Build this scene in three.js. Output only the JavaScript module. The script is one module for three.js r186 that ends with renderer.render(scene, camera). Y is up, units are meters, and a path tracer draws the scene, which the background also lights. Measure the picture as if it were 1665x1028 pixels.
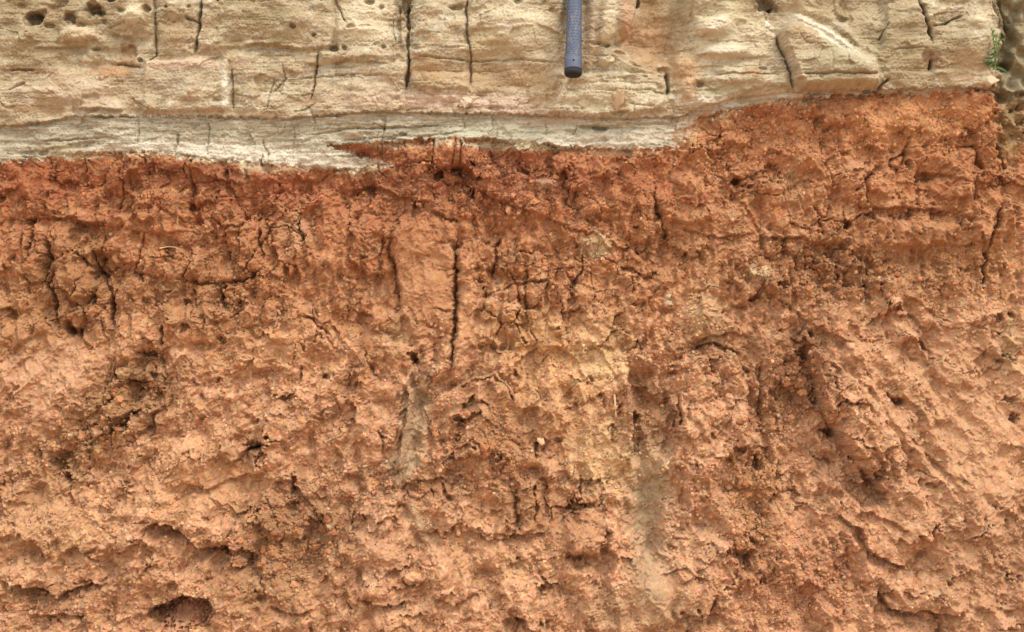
import * as THREE from 'three';
import { createNoise2D, createNoise3D } from 'simplex-noise';
import { mergeGeometries, mergeVertices, toCreasedNormals } from 'three/addons/utils/BufferGeometryUtils.js';
import { Brush, Evaluator, SUBTRACTION } from 'three-bvh-csg';

// ------------------------------------------------------------------ camera, sky, sun, exposure
const scene = new THREE.Scene();
const MM = 0.00125;                         // metres of cliff face per unit of the survey grid (u right, v down)
const LEAN = THREE.MathUtils.degToRad(12);  // the bank as a whole leans back a little
const ORIGIN = new THREE.Vector3(0, 0.95, 0);
const AX = new THREE.Vector3(1, 0, 0);
const AT = new THREE.Vector3(0, Math.cos(LEAN), -Math.sin(LEAN));
const AN = new THREE.Vector3(0, Math.sin(LEAN), Math.cos(LEAN));
const camera = new THREE.PerspectiveCamera(20.24, 1024 / 632, 0.05, 200);
camera.position.copy(ORIGIN).addScaledVector(AN, 3.6);
camera.lookAt(ORIGIN);

const SUN = new THREE.Vector3(0.55, 0.95, 0.34).normalize();
{
  const w = 256, h = 128, d = new Float32Array(w * h * 4);
  for (let j = 0; j < h; j++) for (let i = 0; i < w; i++) {
    const el = (j + 0.5) / h * Math.PI - Math.PI / 2, up = Math.max(0, Math.sin(el));
    const k = 1.0 * (1 + 2 * up) / 3 * 1.75, o = (j * w + i) * 4;      // plain overcast sky, brightest overhead
    d[o] = k * 1.0; d[o + 1] = k * 0.985; d[o + 2] = k * 0.95; d[o + 3] = 1;
  }
  const t = new THREE.DataTexture(d, w, h, THREE.RGBAFormat, THREE.FloatType);
  t.mapping = THREE.EquirectangularReflectionMapping; t.magFilter = THREE.LinearFilter; t.needsUpdate = true;
  scene.background = t; scene.environment = t;
}
const sun = new THREE.DirectionalLight(0xfff5e8, 1.5);
sun.position.copy(ORIGIN).addScaledVector(SUN, 12); sun.target.position.copy(ORIGIN);
sun.castShadow = true; sun.shadow.radius = 28; sun.shadow.mapSize.set(2048, 2048);
Object.assign(sun.shadow.camera, { left: -3, right: 3, top: 3, bottom: -3, near: 1, far: 30 });
scene.add(sun, sun.target);
const renderer = new THREE.WebGLRenderer({ antialias: true });
renderer.toneMapping = THREE.LinearToneMapping;
renderer.toneMappingExposure = 1.82;
renderer.shadowMap.enabled = true;

// ------------------------------------------------------------------ helpers
let seed = 20240611;
const rnd = () => { seed |= 0; seed = seed + 0x6D2B79F5 | 0; let t = Math.imul(seed ^ seed >>> 15, 1 | seed); t = t + Math.imul(t ^ t >>> 7, 61 | t) ^ t; return ((t ^ t >>> 14) >>> 0) / 4294967296; };
const N2 = createNoise2D(rnd), N2b = createNoise2D(rnd), N3 = createNoise3D(rnd);
const clamp = (x, a = 0, b = 1) => x < a ? a : x > b ? b : x;
const sm = (a, b, x) => { const t = clamp((x - a) / (b - a)); return t * t * (3 - 2 * t); };
const mix = (a, b, t) => a + (b - a) * t;
const fbm = (x, y, o = 4) => { let s = 0, a = 0.5; for (let i = 0; i < o; i++) { s += a * N2(x, y); x = x * 2.03 + 17.1; y = y * 2.03 - 9.7; a *= 0.5; } return s; };
const lin = c => { c /= 255; return c <= 0.04045 ? c / 12.92 : Math.pow((c + 0.055) / 1.055, 2.4); };
const ALB = 0.74;
const col = (r, g, b) => [lin(r) * ALB, lin(g) * ALB, lin(b) * ALB];
const names = {};
const numbered = n => { const k = names[n] = (names[n] ?? -1) + 1; return k ? n + '_' + String(k).padStart(3, '0') : n; };
const world = (u, v, n) => new THREE.Vector3().copy(ORIGIN).addScaledVector(AX, (u - 832.5) * MM).addScaledVector(AT, (514 - v) * MM).addScaledVector(AN, n);
const hash = (i, j, k) => { let h = Math.imul(i, 374761393) + Math.imul(j, 668265263) + Math.imul(k, 974634777) | 0; h = Math.imul(h ^ h >>> 13, 1274126177); return ((h ^ h >>> 16) >>> 0) / 4294967296; };
// cellular pattern: nearest and second nearest distance and the cell
const W = { f1: 0, f2: 0, i: 0, j: 0, dx: 0, dy: 0 };
function worley(x, y, k) {
  const ix = Math.floor(x), iy = Math.floor(y); let a = 9, b = 9;
  for (let j = -1; j <= 1; j++) for (let i = -1; i <= 1; i++) {
    const cx = ix + i, cy = iy + j, px = cx + 0.12 + 0.76 * hash(cx, cy, k), py = cy + 0.12 + 0.76 * hash(cx, cy, k + 7);
    const dx = x - px, dy = y - py, d = dx * dx + dy * dy;
    if (d < a) { b = a; a = d; W.i = cx; W.j = cy; W.dx = dx; W.dy = dy; } else if (d < b) b = d;
  }
  W.f1 = Math.sqrt(a); W.f2 = Math.sqrt(b);
}

// ------------------------------------------------------------------ the survey grid of the cut bank
function axis(a, b, step, out0, out1) {
  const r = []; for (let x = a; x <= b + 1e-6; x += step) r.push(x);
  const lo = []; for (let x = a, s = step; x > out0;) { s = Math.min(s * 1.22, 60); x -= s; lo.push(x); }
  const hi = []; for (let x = r[r.length - 1], s = step; x < out1;) { s = Math.min(s * 1.22, 60); x += s; hi.push(x); }
  return Float64Array.from([...lo.reverse(), ...r, ...hi]);
}
const US = axis(-30, 1695, 1.4, -1500, 3200), VS = axis(-30, 1058, 1.4, -700, 1330);
const NU = US.length, NV = VS.length, NN = NU * NV;
const H = new Float32Array(NN), CR = new Float32Array(NN), CG = new Float32Array(NN), CB = new Float32Array(NN);
const WU = new Float32Array(NN), WV = new Float32Array(NN), CRUMB = new Float32Array(NN), PED = new Float32Array(NN), SMOOTH = new Float32Array(NN);
const ID = new Uint16Array(NN);              // which piece a grid point belongs to
const lower = (A, x) => { let a = 0, b = A.length; while (a < b) { const m = a + b >> 1; if (A[m] < x) a = m + 1; else b = m; } return a; };
function eachIn(u0, v0, u1, v1, fn) {
  const i0 = lower(US, u0), i1 = lower(US, u1), j0 = lower(VS, v0), j1 = lower(VS, v1);
  for (let j = j0; j < j1; j++) for (let i = i0; i < i1; i++) fn(j * NU + i);
}
for (let j = 0; j < NV; j++) for (let i = 0; i < NU; i++) {
  const u = US[i], v = VS[j], k = j * NU + i;
  const q = v < 240 ? 0.4 : mix(0.4, 1, sm(240, 300, v));
  WU[k] = u + q * (3.4 * N2(u / 34, v / 34) + 1.3 * N2(u / 12 + 40, v / 12) + 0.8 * N2(u / 4.3, v / 4.3 + 90));
  WV[k] = v + q * (3.4 * N2(u / 34 + 200, v / 34) + 1.3 * N2(u / 12 + 240, v / 12) + 0.8 * N2(u / 4.3 + 77, v / 4.3));
}
const bbox = pts => { let a = 1e9, b = 1e9, c = -1e9, d = -1e9; for (const [x, y] of pts) { a = Math.min(a, x); b = Math.min(b, y); c = Math.max(c, x); d = Math.max(d, y); } return [a, b, c, d]; };
// walks every grid point within R of a polyline; fn(index, distance, side, along 0..1)
function along(pts, R, fn) {
  const [a, b, c, d] = bbox(pts), L = [0];
  for (let i = 1; i < pts.length; i++) L.push(L[i - 1] + Math.hypot(pts[i][0] - pts[i - 1][0], pts[i][1] - pts[i - 1][1]));
  const T = L[L.length - 1];
  eachIn(a - R - 8, b - R - 8, c + R + 8, d + R + 8, k => {
    const x = WU[k], y = WV[k]; let best = 1e9, side = 1, t = 0;
    for (let i = 1; i < pts.length; i++) {
      const [x0, y0] = pts[i - 1], [x1, y1] = pts[i], ex = x1 - x0, ey = y1 - y0, l2 = ex * ex + ey * ey || 1;
      const s = clamp(((x - x0) * ex + (y - y0) * ey) / l2), dx = x - x0 - s * ex, dy = y - y0 - s * ey, q = dx * dx + dy * dy;
      if (q < best) { best = q; side = ex * dy - ey * dx > 0 ? 1 : -1; t = (L[i - 1] + s * Math.sqrt(l2)) / T; }
    }
    best = Math.sqrt(best); if (best < R) fn(k, best, side, t, T);
  });
}
function polySD(pts, x, y) {              // positive inside
  let d = 1e18, s = -1;
  for (let i = 0, j = pts.length - 1; i < pts.length; j = i++) {
    const [xi, yi] = pts[i], [xj, yj] = pts[j], ex = xj - xi, ey = yj - yi, wx = x - xi, wy = y - yi;
    const t = clamp((wx * ex + wy * ey) / (ex * ex + ey * ey || 1)), bx = wx - ex * t, by = wy - ey * t;
    d = Math.min(d, bx * bx + by * by);
    const c1 = y >= yi, c2 = y < yj, c3 = ex * wy > ey * wx;
    if ((c1 && c2 && c3) || (!c1 && !c2 && !c3)) s = -s;
  }
  return s * Math.sqrt(d);
}
const mm = 0.001;
function crack(pts, w = 1.8, depth = 14, fade = 0.16) {
  along(pts, w * 4 + 3, (k, d, s, t) => {
    const e = Math.min(sm(0, fade, t), sm(0, fade, 1 - t)), ww = w * (0.55 + 0.45 * e) * (1 + 0.7 * N2(WU[k] / 17, WV[k] / 17 + 300));
    H[k] -= depth * mm * (0.25 + 0.75 * e) * Math.exp(-Math.pow(d / Math.max(0.7, ww), 2.4)) + 1.2 * mm * e * Math.exp(-d / (ww * 2.2));
  });
}
// a broken edge: the side to the right hand of the walk (below a line walked left to right) drops by lo, the other stands proud by hi
function step(pts, hi, fh, lo, fl, soft = 1.6, fade = 0.14) {
  along(pts, Math.max(fh, fl) * 3, (k, d, s, t) => {
    const e = Math.min(sm(0, fade, t), sm(0, fade, 1 - t)), m = sm(-soft, soft, s * d);
    const G = pts[0][1] > 560 ? 2.5 : pts[0][1] > 262 ? 1.5 : 0.9; H[k] += G * e * mm * mix(hi * Math.exp(-d / fh), -lo * Math.exp(-d / fl), m);
  });
}
function ell(cx, cy, rx, ry, rot, fn, grow = 1) {
  const R = Math.max(rx, ry) * grow + 8, c = Math.cos(rot), s = Math.sin(rot);
  eachIn(cx - R, cy - R, cx + R, cy + R, k => { const x = WU[k] - cx, y = WV[k] - cy, a = (x * c + y * s) / rx, b = (-x * s + y * c) / ry; fn(k, Math.sqrt(a * a + b * b)); });
}
const bump = (cx, cy, rx, ry, h, rot = 0, e = 0.25) => ell(cx, cy, rx, ry, rot, (k, r) => { H[k] += (cy > 262 ? 2.1 : 1.3) * h * mm * sm(1, e, r); });
const pit = (cx, cy, rx, ry, h, rot = 0) => ell(cx, cy, rx, ry, rot, (k, r) => { H[k] -= (cy > 262 ? 1.3 : 1) * h * mm * sm(1.08, 0.45, r + (cy > 262 ? 0.35 * N2(WU[k] / 7, WV[k] / 7) : 0.24 * N2(WU[k] / 15, WV[k] / 15))); });
function patch(poly, dh, tu = 0, tv = 0, bevel = 8) {      // a raised or sunken facet with its own tilt
  const [a, b, c, d] = bbox(poly), mx = (a + c) / 2, my = (b + d) / 2;
  eachIn(a - 12, b - 12, c + 12, d + 12, k => {
    const q = polySD(poly, WU[k], WV[k]); if (q < -2) return;
    H[k] += mm * (my > 262 ? 2.0 : 1.1) * sm(-2, bevel, q) * (dh + tu * (WU[k] - mx) / 100 + tv * (WV[k] - my) / 100);
  });
}
const pieces = [null];                      // id -> {name, layer}
function piece(poly, name, layer, dh = 0, tu = 0, tv = 0, bevel = 8) {
  if (dh || tu || tv) patch(poly, dh, tu, tv, bevel);
  const id = pieces.push({ name, layer }) - 1, [a, b, c, d] = bbox(poly);
  eachIn(a - 12, b - 12, c + 12, d + 12, k => { if (polySD(poly, WU[k], WV[k]) > 0) ID[k] = id; });
  return id;
}
function tintK(k, c, a) { CR[k] = mix(CR[k], c[0], a); CG[k] = mix(CG[k], c[1], a); CB[k] = mix(CB[k], c[2], a); }
function stain(cx, cy, rx, ry, c, amt = 0.8, rot = 0, edge = 0.35) {   // a patch of other matter with a ragged, grainy outline
  ell(cx, cy, rx, ry, rot, (k, r) => {
    const g = fbm(WU[k] / 14 + cx, WV[k] / 14, 3) * 0.9 + N2(WU[k] / 3.1, WV[k] / 3.1) * 0.35;
    const m = sm(1 + edge, 1 - edge, r + g * 0.85); if (m > 0) tintK(k, c, amt * m);
  }, 1.9);
}
const interp = (P, x) => { if (x <= P[0][0]) return P[0][1]; for (let i = 1; i < P.length; i++) if (x <= P[i][0]) return mix(P[i - 1][1], P[i][1], (x - P[i - 1][0]) / (P[i][0] - P[i - 1][0])); return P[P.length - 1][1]; };

// ------------------------------------------------------------------ strata: contact lines
const CONTACT = [[-1500, 262], [20, 262], [60, 259], [130, 251], [230, 246], [330, 256], [400, 264], [480, 270], [540, 275], [575, 274], [640, 269], [643, 230], [700, 226], [790, 226], [850, 232], [920, 240], [1000, 244], [1060, 242], [1098, 240], [1115, 215], [1132, 196], [1170, 183], [1250, 166], [1300, 160], [1430, 153], [1520, 153], [1610, 151], [1640, 150], [3200, 150]];
const BANDTOP = [[-1500, 208], [40, 206], [120, 192], [250, 190], [470, 194], [600, 184], [760, 186], [900, 190], [1010, 196], [1110, 190], [1140, 176], [1200, 160], [1290, 152], [1430, 148], [1610, 146], [3200, 146]];
const LAYER = new Uint8Array(NN);           // 0 red earth, 1 pale band, 2 sandstone
const corner = v => 1604 + 10 * Math.sin(v / 60) + 9 * N2(v / 24, 4.4) + 4 * N2(v / 9, 8.8) + (v > 120 ? (v - 120) * 0.13 : 0);   // where the pale face turns away into the side gully

const c_sand = col(196, 172, 122), c_sandDark = col(160, 135, 84), c_sandPale = col(222, 200, 150), c_sandPink = col(208, 172, 130), c_brown = col(178, 132, 78), c_olive = col(142, 122, 78);
const c_greyBuff = col(186, 170, 134);
const c_band = col(200, 184, 144), c_bandGrey = col(170, 156, 120), c_white = col(230, 216, 180);
const c_rust = col(170, 84, 34), c_rust2 = col(190, 110, 50), c_orange = col(194, 118, 60), c_tan = col(205, 134, 87), c_pink = col(212, 148, 104), c_ochre = col(186, 117, 62), c_umber = col(150, 92, 44), c_brownEarth = col(164, 104, 54), c_peach = col(226, 164, 116), c_greysand = col(184, 144, 106), c_pale2 = col(222, 170, 112), c_deep = col(138, 70, 32);

for (let j = 0; j < NV; j++) for (let i = 0; i < NU; i++) {
  const u = US[i], v = VS[j], k = j * NU + i, x = WU[k], y = WV[k];
  const ct = interp(CONTACT, u) + 1.6 * N2(u / 8, 3.3) + 3.4 * N2(u / 27, 7) + 0.5 * N2(u / 5, v / 5) + 3 * N2b(u / 19, v / 15), bt = interp(BANDTOP, u) + 2 * N2(u / 14, 31);
  let lay = v < ct ? (v < bt ? 2 : 1) : 0;
  if (u > 530 && u < 645 && v > 237 - (u - 530) * 0.05 + 2 * N2(u / 12, 5) + 1.5 * N2(u / 4, v / 4) && v < 238 + (u - 530) * 0.28 + 3.5 * N2(u / 14, 9) + 2.5 * N2(u / 5, v / 4)) lay = 0;   // wedge of red earth above the white tip
  LAYER[k] = lay;
  // overall profile: near vertical cut above, battered slope of slumped earth below
  let h = v < 250 ? 0.03 * (250 - Math.max(v, -40)) / 250 : 0;
  h += 0.085 * Math.pow(sm(430, 1250, v), 1.25);
  if (v < -40) h -= (-40 - v) * MM * 0.35;
  if (v > 1058) h += (v - 1058) * MM * 0.55;
  // broad undulation
  h += 0.012 * N2(u / 300, v / 260) + 0.007 * N2(u / 120 + 9, v / 120);
  let r, g, b;
  if (lay === 0) {
    h -= 0.001;
    // earth colours lie in ragged patches, redder under the contact
    const dp = (y - ct) + 46 * fbm(u / 90, v / 50, 4) + 22 * N2(u / 17, v / 17);
    const z1 = sm(40, 300, dp), z2 = sm(190, 430, dp + 60 * fbm(u / 160 + 4, v / 120, 3));
    let c = [0, 1, 2].map(q => mix(mix(c_rust[q], c_rust2[q], 0.5 + 0.5 * N2(u / 40, v / 26)), c_orange[q], z1));
    c = c.map((q, m) => mix(q, c_tan[m], z2));
    const p1 = sm(-0.1, 0.45, fbm(u / 75 + 60, v / 75, 4)), p2 = sm(0.0, 0.5, fbm(u / 48 - 30, v / 58 + 11, 4)), p3 = sm(0.05, 0.5, fbm(u / 60 + 130, v / 36, 4));
    c = c.map((q, m) => mix(q, c_ochre[m], 0.5 * p1 * sm(0, 120, dp)));
    c = c.map((q, m) => mix(q, c_pink[m], 0.6 * p2 * z1));
    c = c.map((q, m) => mix(q, c_umber[m], (0.4 + 0.25 * z2) * p3));
    const p4 = sm(0.0, 0.42, fbm(u / 26 + 300, v / 24, 4)), p5 = sm(0.05, 0.45, fbm(u / 22 - 300, v / 20, 4));
    c = c.map((q, m) => mix(q, c_brownEarth[m], 0.42 * p4)); c = c.map((q, m) => mix(q, c_peach[m], 0.45 * p5 * z1));
    const gr = 1 + 0.17 * N2(u / 3.2, v / 3.2) + 0.16 * N2(u / 6.5 + 8, v / 6.5) + 0.14 * N2b(u / 15, v / 15);
    r = c[0] * gr; g = c[1] * gr; b = c[2] * gr * (1 + 0.1 * N2b(u / 8, v / 8));
  } else if (lay === 1) {
    h += 0.002;
    const l = N2(u / 130, y / 3.4) * 0.5 + N2(u / 60 + 50, y / 7) * 0.5, q = sm(-0.5, 0.5, l);
    const w = sm(0.0, 0.5, fbm(u / 60, y / 16 + 40, 4));
    const gr = 1 + 0.15 * N2(u / 3, v / 3) + 0.15 * N2(u / 12, v / 4.5) + 0.08 * N2b(u / 40, v / 5);
    const lam = sm(0.3, 0.65, N2(u / 200 + 9, y / 2.3)); h -= 0.0016 * lam;
    [r, g, b] = [0, 1, 2].map(m => mix(mix(mix(c_bandGrey[m], c_band[m], q), c_white[m], 0.45 * w), c_bandGrey[m] * 0.75, 0.5 * lam) * gr);
    h += sm(-0.4, 0.4, N2(u / 110, v / 60 + 4)) * 0.0008 * N2(u / 160, y / 4) + 0.0022 * N2(u / 50, y / 12);
  } else {
    h += 0.014;
    const lam = sm(0.4, 0.75, N2(u / 240 + 9, y / 2.5)) * sm(-0.4, 0.3, N2(u / 120 + 70, v / 60)); h -= 0.0022 * lam;
    const l = sm(-0.6, 0.6, N2(u / 170, y / 4.5) * 0.6 + N2(u / 90 + 50, y / 11) * 0.5);
    const w = sm(-0.1, 0.5, fbm(u / 85 + 10, y / 55 + 70, 4)), o = sm(0.1, 0.55, fbm(u / 70 - 44, y / 40, 4)), e = sm(0.05, 0.5, fbm(u / 50 + 7, y / 28 - 20, 4));
    const gr = 1 + 0.17 * N2(u / 3, v / 3) + 0.14 * N2(u / 7, v / 5) + 0.1 * N2b(u / 16, v / 9), t1 = sm(0.12, 0.42, fbm(u / 30 + 400, v / 20, 4)), t2 = sm(0.05, 0.4, fbm(u / 40 + 500, v / 26, 4)), t3 = sm(0.1, 0.4, fbm(u / 36 + 600, v / 17, 4)), t4 = sm(0, 0.35, fbm(u / 55 + 700, v / 30, 4));
    [r, g, b] = [0, 1, 2].map(m => { let q = mix(c_sandDark[m], c_sand[m], 0.45 + 0.55 * l); q = mix(q, c_sandPale[m], 0.6 * w); q = mix(q, c_brown[m], 0.42 * o); q = mix(q, c_sandPink[m], 0.4 * e); const q2 = q; q = mix(q, c_white[m], 0.55 * t1); q = mix(q, c_sandPink[m], 0.5 * t2); q = mix(q, c_olive[m], 0.55 * t3); q = mix(q, c_greyBuff[m], 0.55 * t4); return mix(mix(q2, q, 0.9), c_olive[m], 0.45 * lam) * gr; });
    h += sm(-0.3, 0.5, N2(u / 160 + 5, v / 90)) * 0.0009 * N2(u / 260, y / 4.2) + 0.0012 * N2(u / 180, y / 15) + 0.006 * N2(u / 70, v / 46);
  }
  // crumbs of each bed are mixed into the other along the contact
  const near = Math.abs(v - ct), mixn = N2(u / 7 + 800, v / 4) * 0.7 + N2(u / 18 + 800, v / 7) * 0.5;
  if (lay === 0 && near < 16 && mixn > 0.2 + near / 22) { const a = 0.75 * sm(0.2 + near / 22, 0.5 + near / 22, mixn); r = mix(r, c_white[0], a); g = mix(g, c_white[1], a); b = mix(b, c_white[2], a); }
  if (lay > 0 && near < 8 && mixn < -0.3 - near / 20) { r = mix(r, c_rust2[0], 0.7); g = mix(g, c_rust2[1], 0.7); b = mix(b, c_rust2[2], 0.7); }
  H[k] = h; CR[k] = r; CG[k] = g; CB[k] = b;
}

// ------------------------------------------------------------------ pale sandstone: blocks bounded by joints
const SS = 'sandstone_block';
piece([[-1500, -60], [255, -60], [256, 95], [238, 112], [190, 106], [20, 118], [-1500, 118]], SS, 2, 4, 0, -2, 8);
piece([[-1500, 118], [20, 119], [190, 108], [235, 114], [233, 181], [130, 183], [-1500, 202]], SS, 2, 2, 0, 2, 7);
piece([[240, 101], [375, 101], [378, 182], [234, 187]], SS, 2, 9, -1, 3, 6);
piece([[259, -60], [335, -60], [323, 94], [262, 98]], SS, 2, 3, 3, 2, 6);
piece([[337, -60], [548, -60], [545, 82], [490, 87], [450, 79], [400, 81], [325, 93]], SS, 2, 7, 2, 4, 7);
piece([[379, 100], [326, 95], [400, 83], [518, 90], [508, 165], [500, 187], [381, 187]], SS, 2, 0, 3, 2, 6);
piece([[521, 109], [640, 108], [660, 112], [661, 146], [655, 162], [505, 182], [509, 166]], SS, 2, 2, 2, 3, 6);
piece([[550, -60], [648, -60], [650, 60], [660, 100], [560, 103], [520, 106], [520, 87], [548, 83]], SS, 2, 6, -5, 5, 7);
piece([[673, -60], [768, -60], [757, 30], [760, 85], [765, 150], [700, 156], [668, 140], [669, 90]], SS, 2, 6, 3, 2, 8);
piece([[771, -60], [918, -60], [917, 125], [900, 166], [767, 153], [761, 85], [759, 30]], SS, 2, 7, 2, -3, 9);
piece([[950, -60], [1035, -60], [1022, 58], [992, 74], [950, 112]], SS, 2, 18, 14, -6, 12);
piece([[920, 126], [985, 120], [1081, 128], [1081, 180], [1010, 196], [890, 186], [905, 160]], SS, 2, 10, 0, 6, 6);
piece([[1124, -60], [1238, -60], [1245, 32], [1257, 60], [1272, 100], [1286, 150], [1200, 162], [1130, 180], [1100, 152], [1122, 40]], SS, 2, 8, 3, 5, 14);
const big = [[1256, 58], [1266, 36], [1290, 26], [1340, 45], [1385, 80], [1420, 100], [1430, 130], [1425, 148], [1300, 152], [1284, 140], [1264, 84]];
piece(big, SS, 2, 44, 0, 2, 13);
patch([[1258, 52], [1268, 34], [1290, 26], [1340, 45], [1385, 80], [1424, 102], [1424, 122], [1375, 112], [1330, 78], [1290, 54]], -20, 0, 22, 16);
piece([[1270, -60], [1440, -60], [1440, 40], [1425, 95], [1386, 77], [1340, 42], [1290, 23]], SS, 2, 4, -4, 3, 8);
piece([[1443, -60], [1480, -60], [1496, 30], [1505, 72], [1503, 120], [1490, 150], [1434, 150], [1428, 100]], SS, 2, -2, 4, 2, 7);
piece([[1486, -60], [1592, -60], [1603, 40], [1606, 148], [1508, 150], [1509, 72], [1498, 28]], SS, 2, 6, 6, 3, 9);
// slabs of the laminated pale band, parted by upright joints
const cuts = [-1500, 226, 338, 476, 622, 752, 800, 886, 1008, 1118];
for (let i = 1; i < cuts.length; i++) {
  const a = cuts[i - 1], b = cuts[i], top = [], bot = [];
  for (let q = 0; q <= 6; q++) { const u = mix(a, b, q / 6); top.push([u, interp(BANDTOP, u)]); bot.unshift([u, interp(CONTACT, u)]); }
  piece([...top, ...bot], 'silt_slab', 1, 0.01);
  if (i > 1) crack([[a, interp(BANDTOP, a) + 4], [a + 3, interp(BANDTOP, a) + 22], [a - 2, interp(CONTACT, a) - 4 - 14 * rnd()]], 0.9 + 0.5 * rnd(), 2.5 + 4 * rnd());
}
// joints
const CRK = [
  [[[336, -40], [335, 0], [331, 45], [323, 94]], 2.2, 22], [[[306, 34], [320, 38], [331, 44]], 1.8, 14], [[[257, -40], [257, 20], [258, 95], [241, 106]], 1.8, 14],
  [[[190, 107], [212, 109], [236, 114]], 1.6, 12], [[[20, 118], [65, 119]], 2, 10], [[[20, 151], [34, 144], [46, 137]], 1.8, 8],
  [[[380, 112], [382, 150], [380, 182]], 1.5, 10], [[[448, 128], [440, 160], [436, 184]], 1.3, 7], [[[462, 104], [466, 130], [442, 158]], 1.4, 7],
  [[[519, 85], [517, 110], [512, 140], [506, 166]], 1.6, 14], [[[548, 4], [556, 24], [566, 42]], 1.6, 12], [[[470, 133], [520, 128], [575, 125], [645, 128]], 1.4, 7],
  [[[667, 88], [665, 120], [662, 147]], 3.2, 34], [[[664, 4], [667, 40], [667, 62], [666, 92]], 3, 26], [[[640, 30], [642, 60], [646, 78]], 1.6, 9],
  [[[768, -40], [759, 28], [762, 70], [767, 100], [763, 152]], 1.5, 15], [[[672, 96], [760, 103], [850, 101], [915, 108]], 1.4, 7], [[[672, 119], [760, 120], [850, 117]], 1.1, 4],
  [[[1083, 118], [1084, 138], [1083, 157]], 3, 32], [[[1034, -20], [1036, 6], [1034, 18]], 3.4, 30], [[[1036, 128], [1060, 128], [1083, 126]], 1.8, 10],
  [[[1257, 58], [1264, 82], [1274, 108], [1286, 150]], 2, 20], [[[1282, 129], [1340, 128], [1425, 127]], 1.8, 10],
  [[[1484, -20], [1489, 10], [1498, 36], [1504, 58], [1508, 76]], 2.6, 28], [[[1506, 100], [1504, 118]], 2.4, 22], [[[1506, 48], [1530, 44], [1558, 29]], 1.8, 14],
  [[[1440, 40], [1432, 58], [1424, 70]], 1.6, 10], [[[1445, 84], [1480, 83], [1500, 84]], 1.2, 6], [[[1425, 148], [1432, 138], [1440, 130]], 2.2, 18],
  [[[495, 222], [570, 211], [650, 207], [745, 204]], 1.6, 9], [[[540, 231], [610, 224], [690, 222], [760, 214]], 1.3, 6], [[[130, 192], [230, 191], [350, 195], [470, 196]], 1.2, 7],
  [[[70, 230], [130, 228], [180, 224]], 1.4, 8], [[[1018, 172], [1030, 174], [1062, 178]], 1.1, 5], [[[952, 150], [1000, 152], [1075, 150]], 0.9, 3], [[[930, 140], [990, 138], [1078, 141]], 0.9, 3],
  [[[1028, 170], [1029, 190]], 1.1, 6], [[[1130, 70], [1180, 72], [1250, 74]], 1.2, 5], [[[1150, 126], [1200, 124], [1270, 126]], 1.2, 6], [[[1290, 60], [1300, 80], [1360, 82]], 1.1, 4], [[[1340, 86], [1342, 124]], 0.9, 3],
];
for (const [p, w, d] of CRK) crack(p, w * 0.78, d * 0.9);
// bedding ledges
step([[128, 180], [165, 180], [206, 182]], 5, 24, 12, 8);
step([[396, 81], [420, 75], [450, 78], [494, 86]], 4, 18, 9, 9);
step([[488, 104], [520, 108], [560, 102], [640, 108]], 3, 14, 8, 8);
step([[60, 84], [110, 82], [150, 78]], 4, 18, 6, 9); step([[185, 60], [225, 64]], 4, 16, 6, 8);
step([[1120, 62], [1150, 64], [1184, 60]], 5, 14, 3, 7); step([[1122, 92], [1180, 96], [1240, 98]], 4, 12, 3, 8); step([[1125, 44], [1150, 40], [1178, 46]], 3, 9, 2, 6);
step([[1130, 112], [1180, 112], [1268, 114]], 3, 10, 4, 8);
step([[1300, 152], [1360, 152], [1428, 150]], 3, 10, 9, 8);
step([[130, 192], [250, 191], [470, 196], [600, 187]], -2, 8, -6, 10);
step([[620, 208], [700, 206], [800, 206]], 1, 6, 5, 6); step([[935, 206], [970, 207], [1012, 206]], 5, 9, 14, 6); step([[1010, 203], [1060, 202], [1100, 200]], 2, 8, 5, 6);
step([[20, 250], [90, 240], [140, 232], [178, 226]], 3, 10, 5, 9);
// all along the contact the pale bed overhangs the earth a little
step([[-30, 262], [60, 259], [130, 251], [230, 246], [330, 256], [400, 264], [480, 270], [575, 276]], 2, 9, 4, 14, 3.5, 0.02);
step([[560, 237], [620, 231], [700, 227], [790, 227], [850, 233], [920, 241], [1000, 245], [1060, 243], [1098, 241]], 2, 9, 4, 12, 3.5, 0.02);
step([[1170, 184], [1250, 167], [1300, 161], [1430, 154], [1520, 154], [1610, 152]], 2, 8, 5, 12, 3, 0.02);
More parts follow.
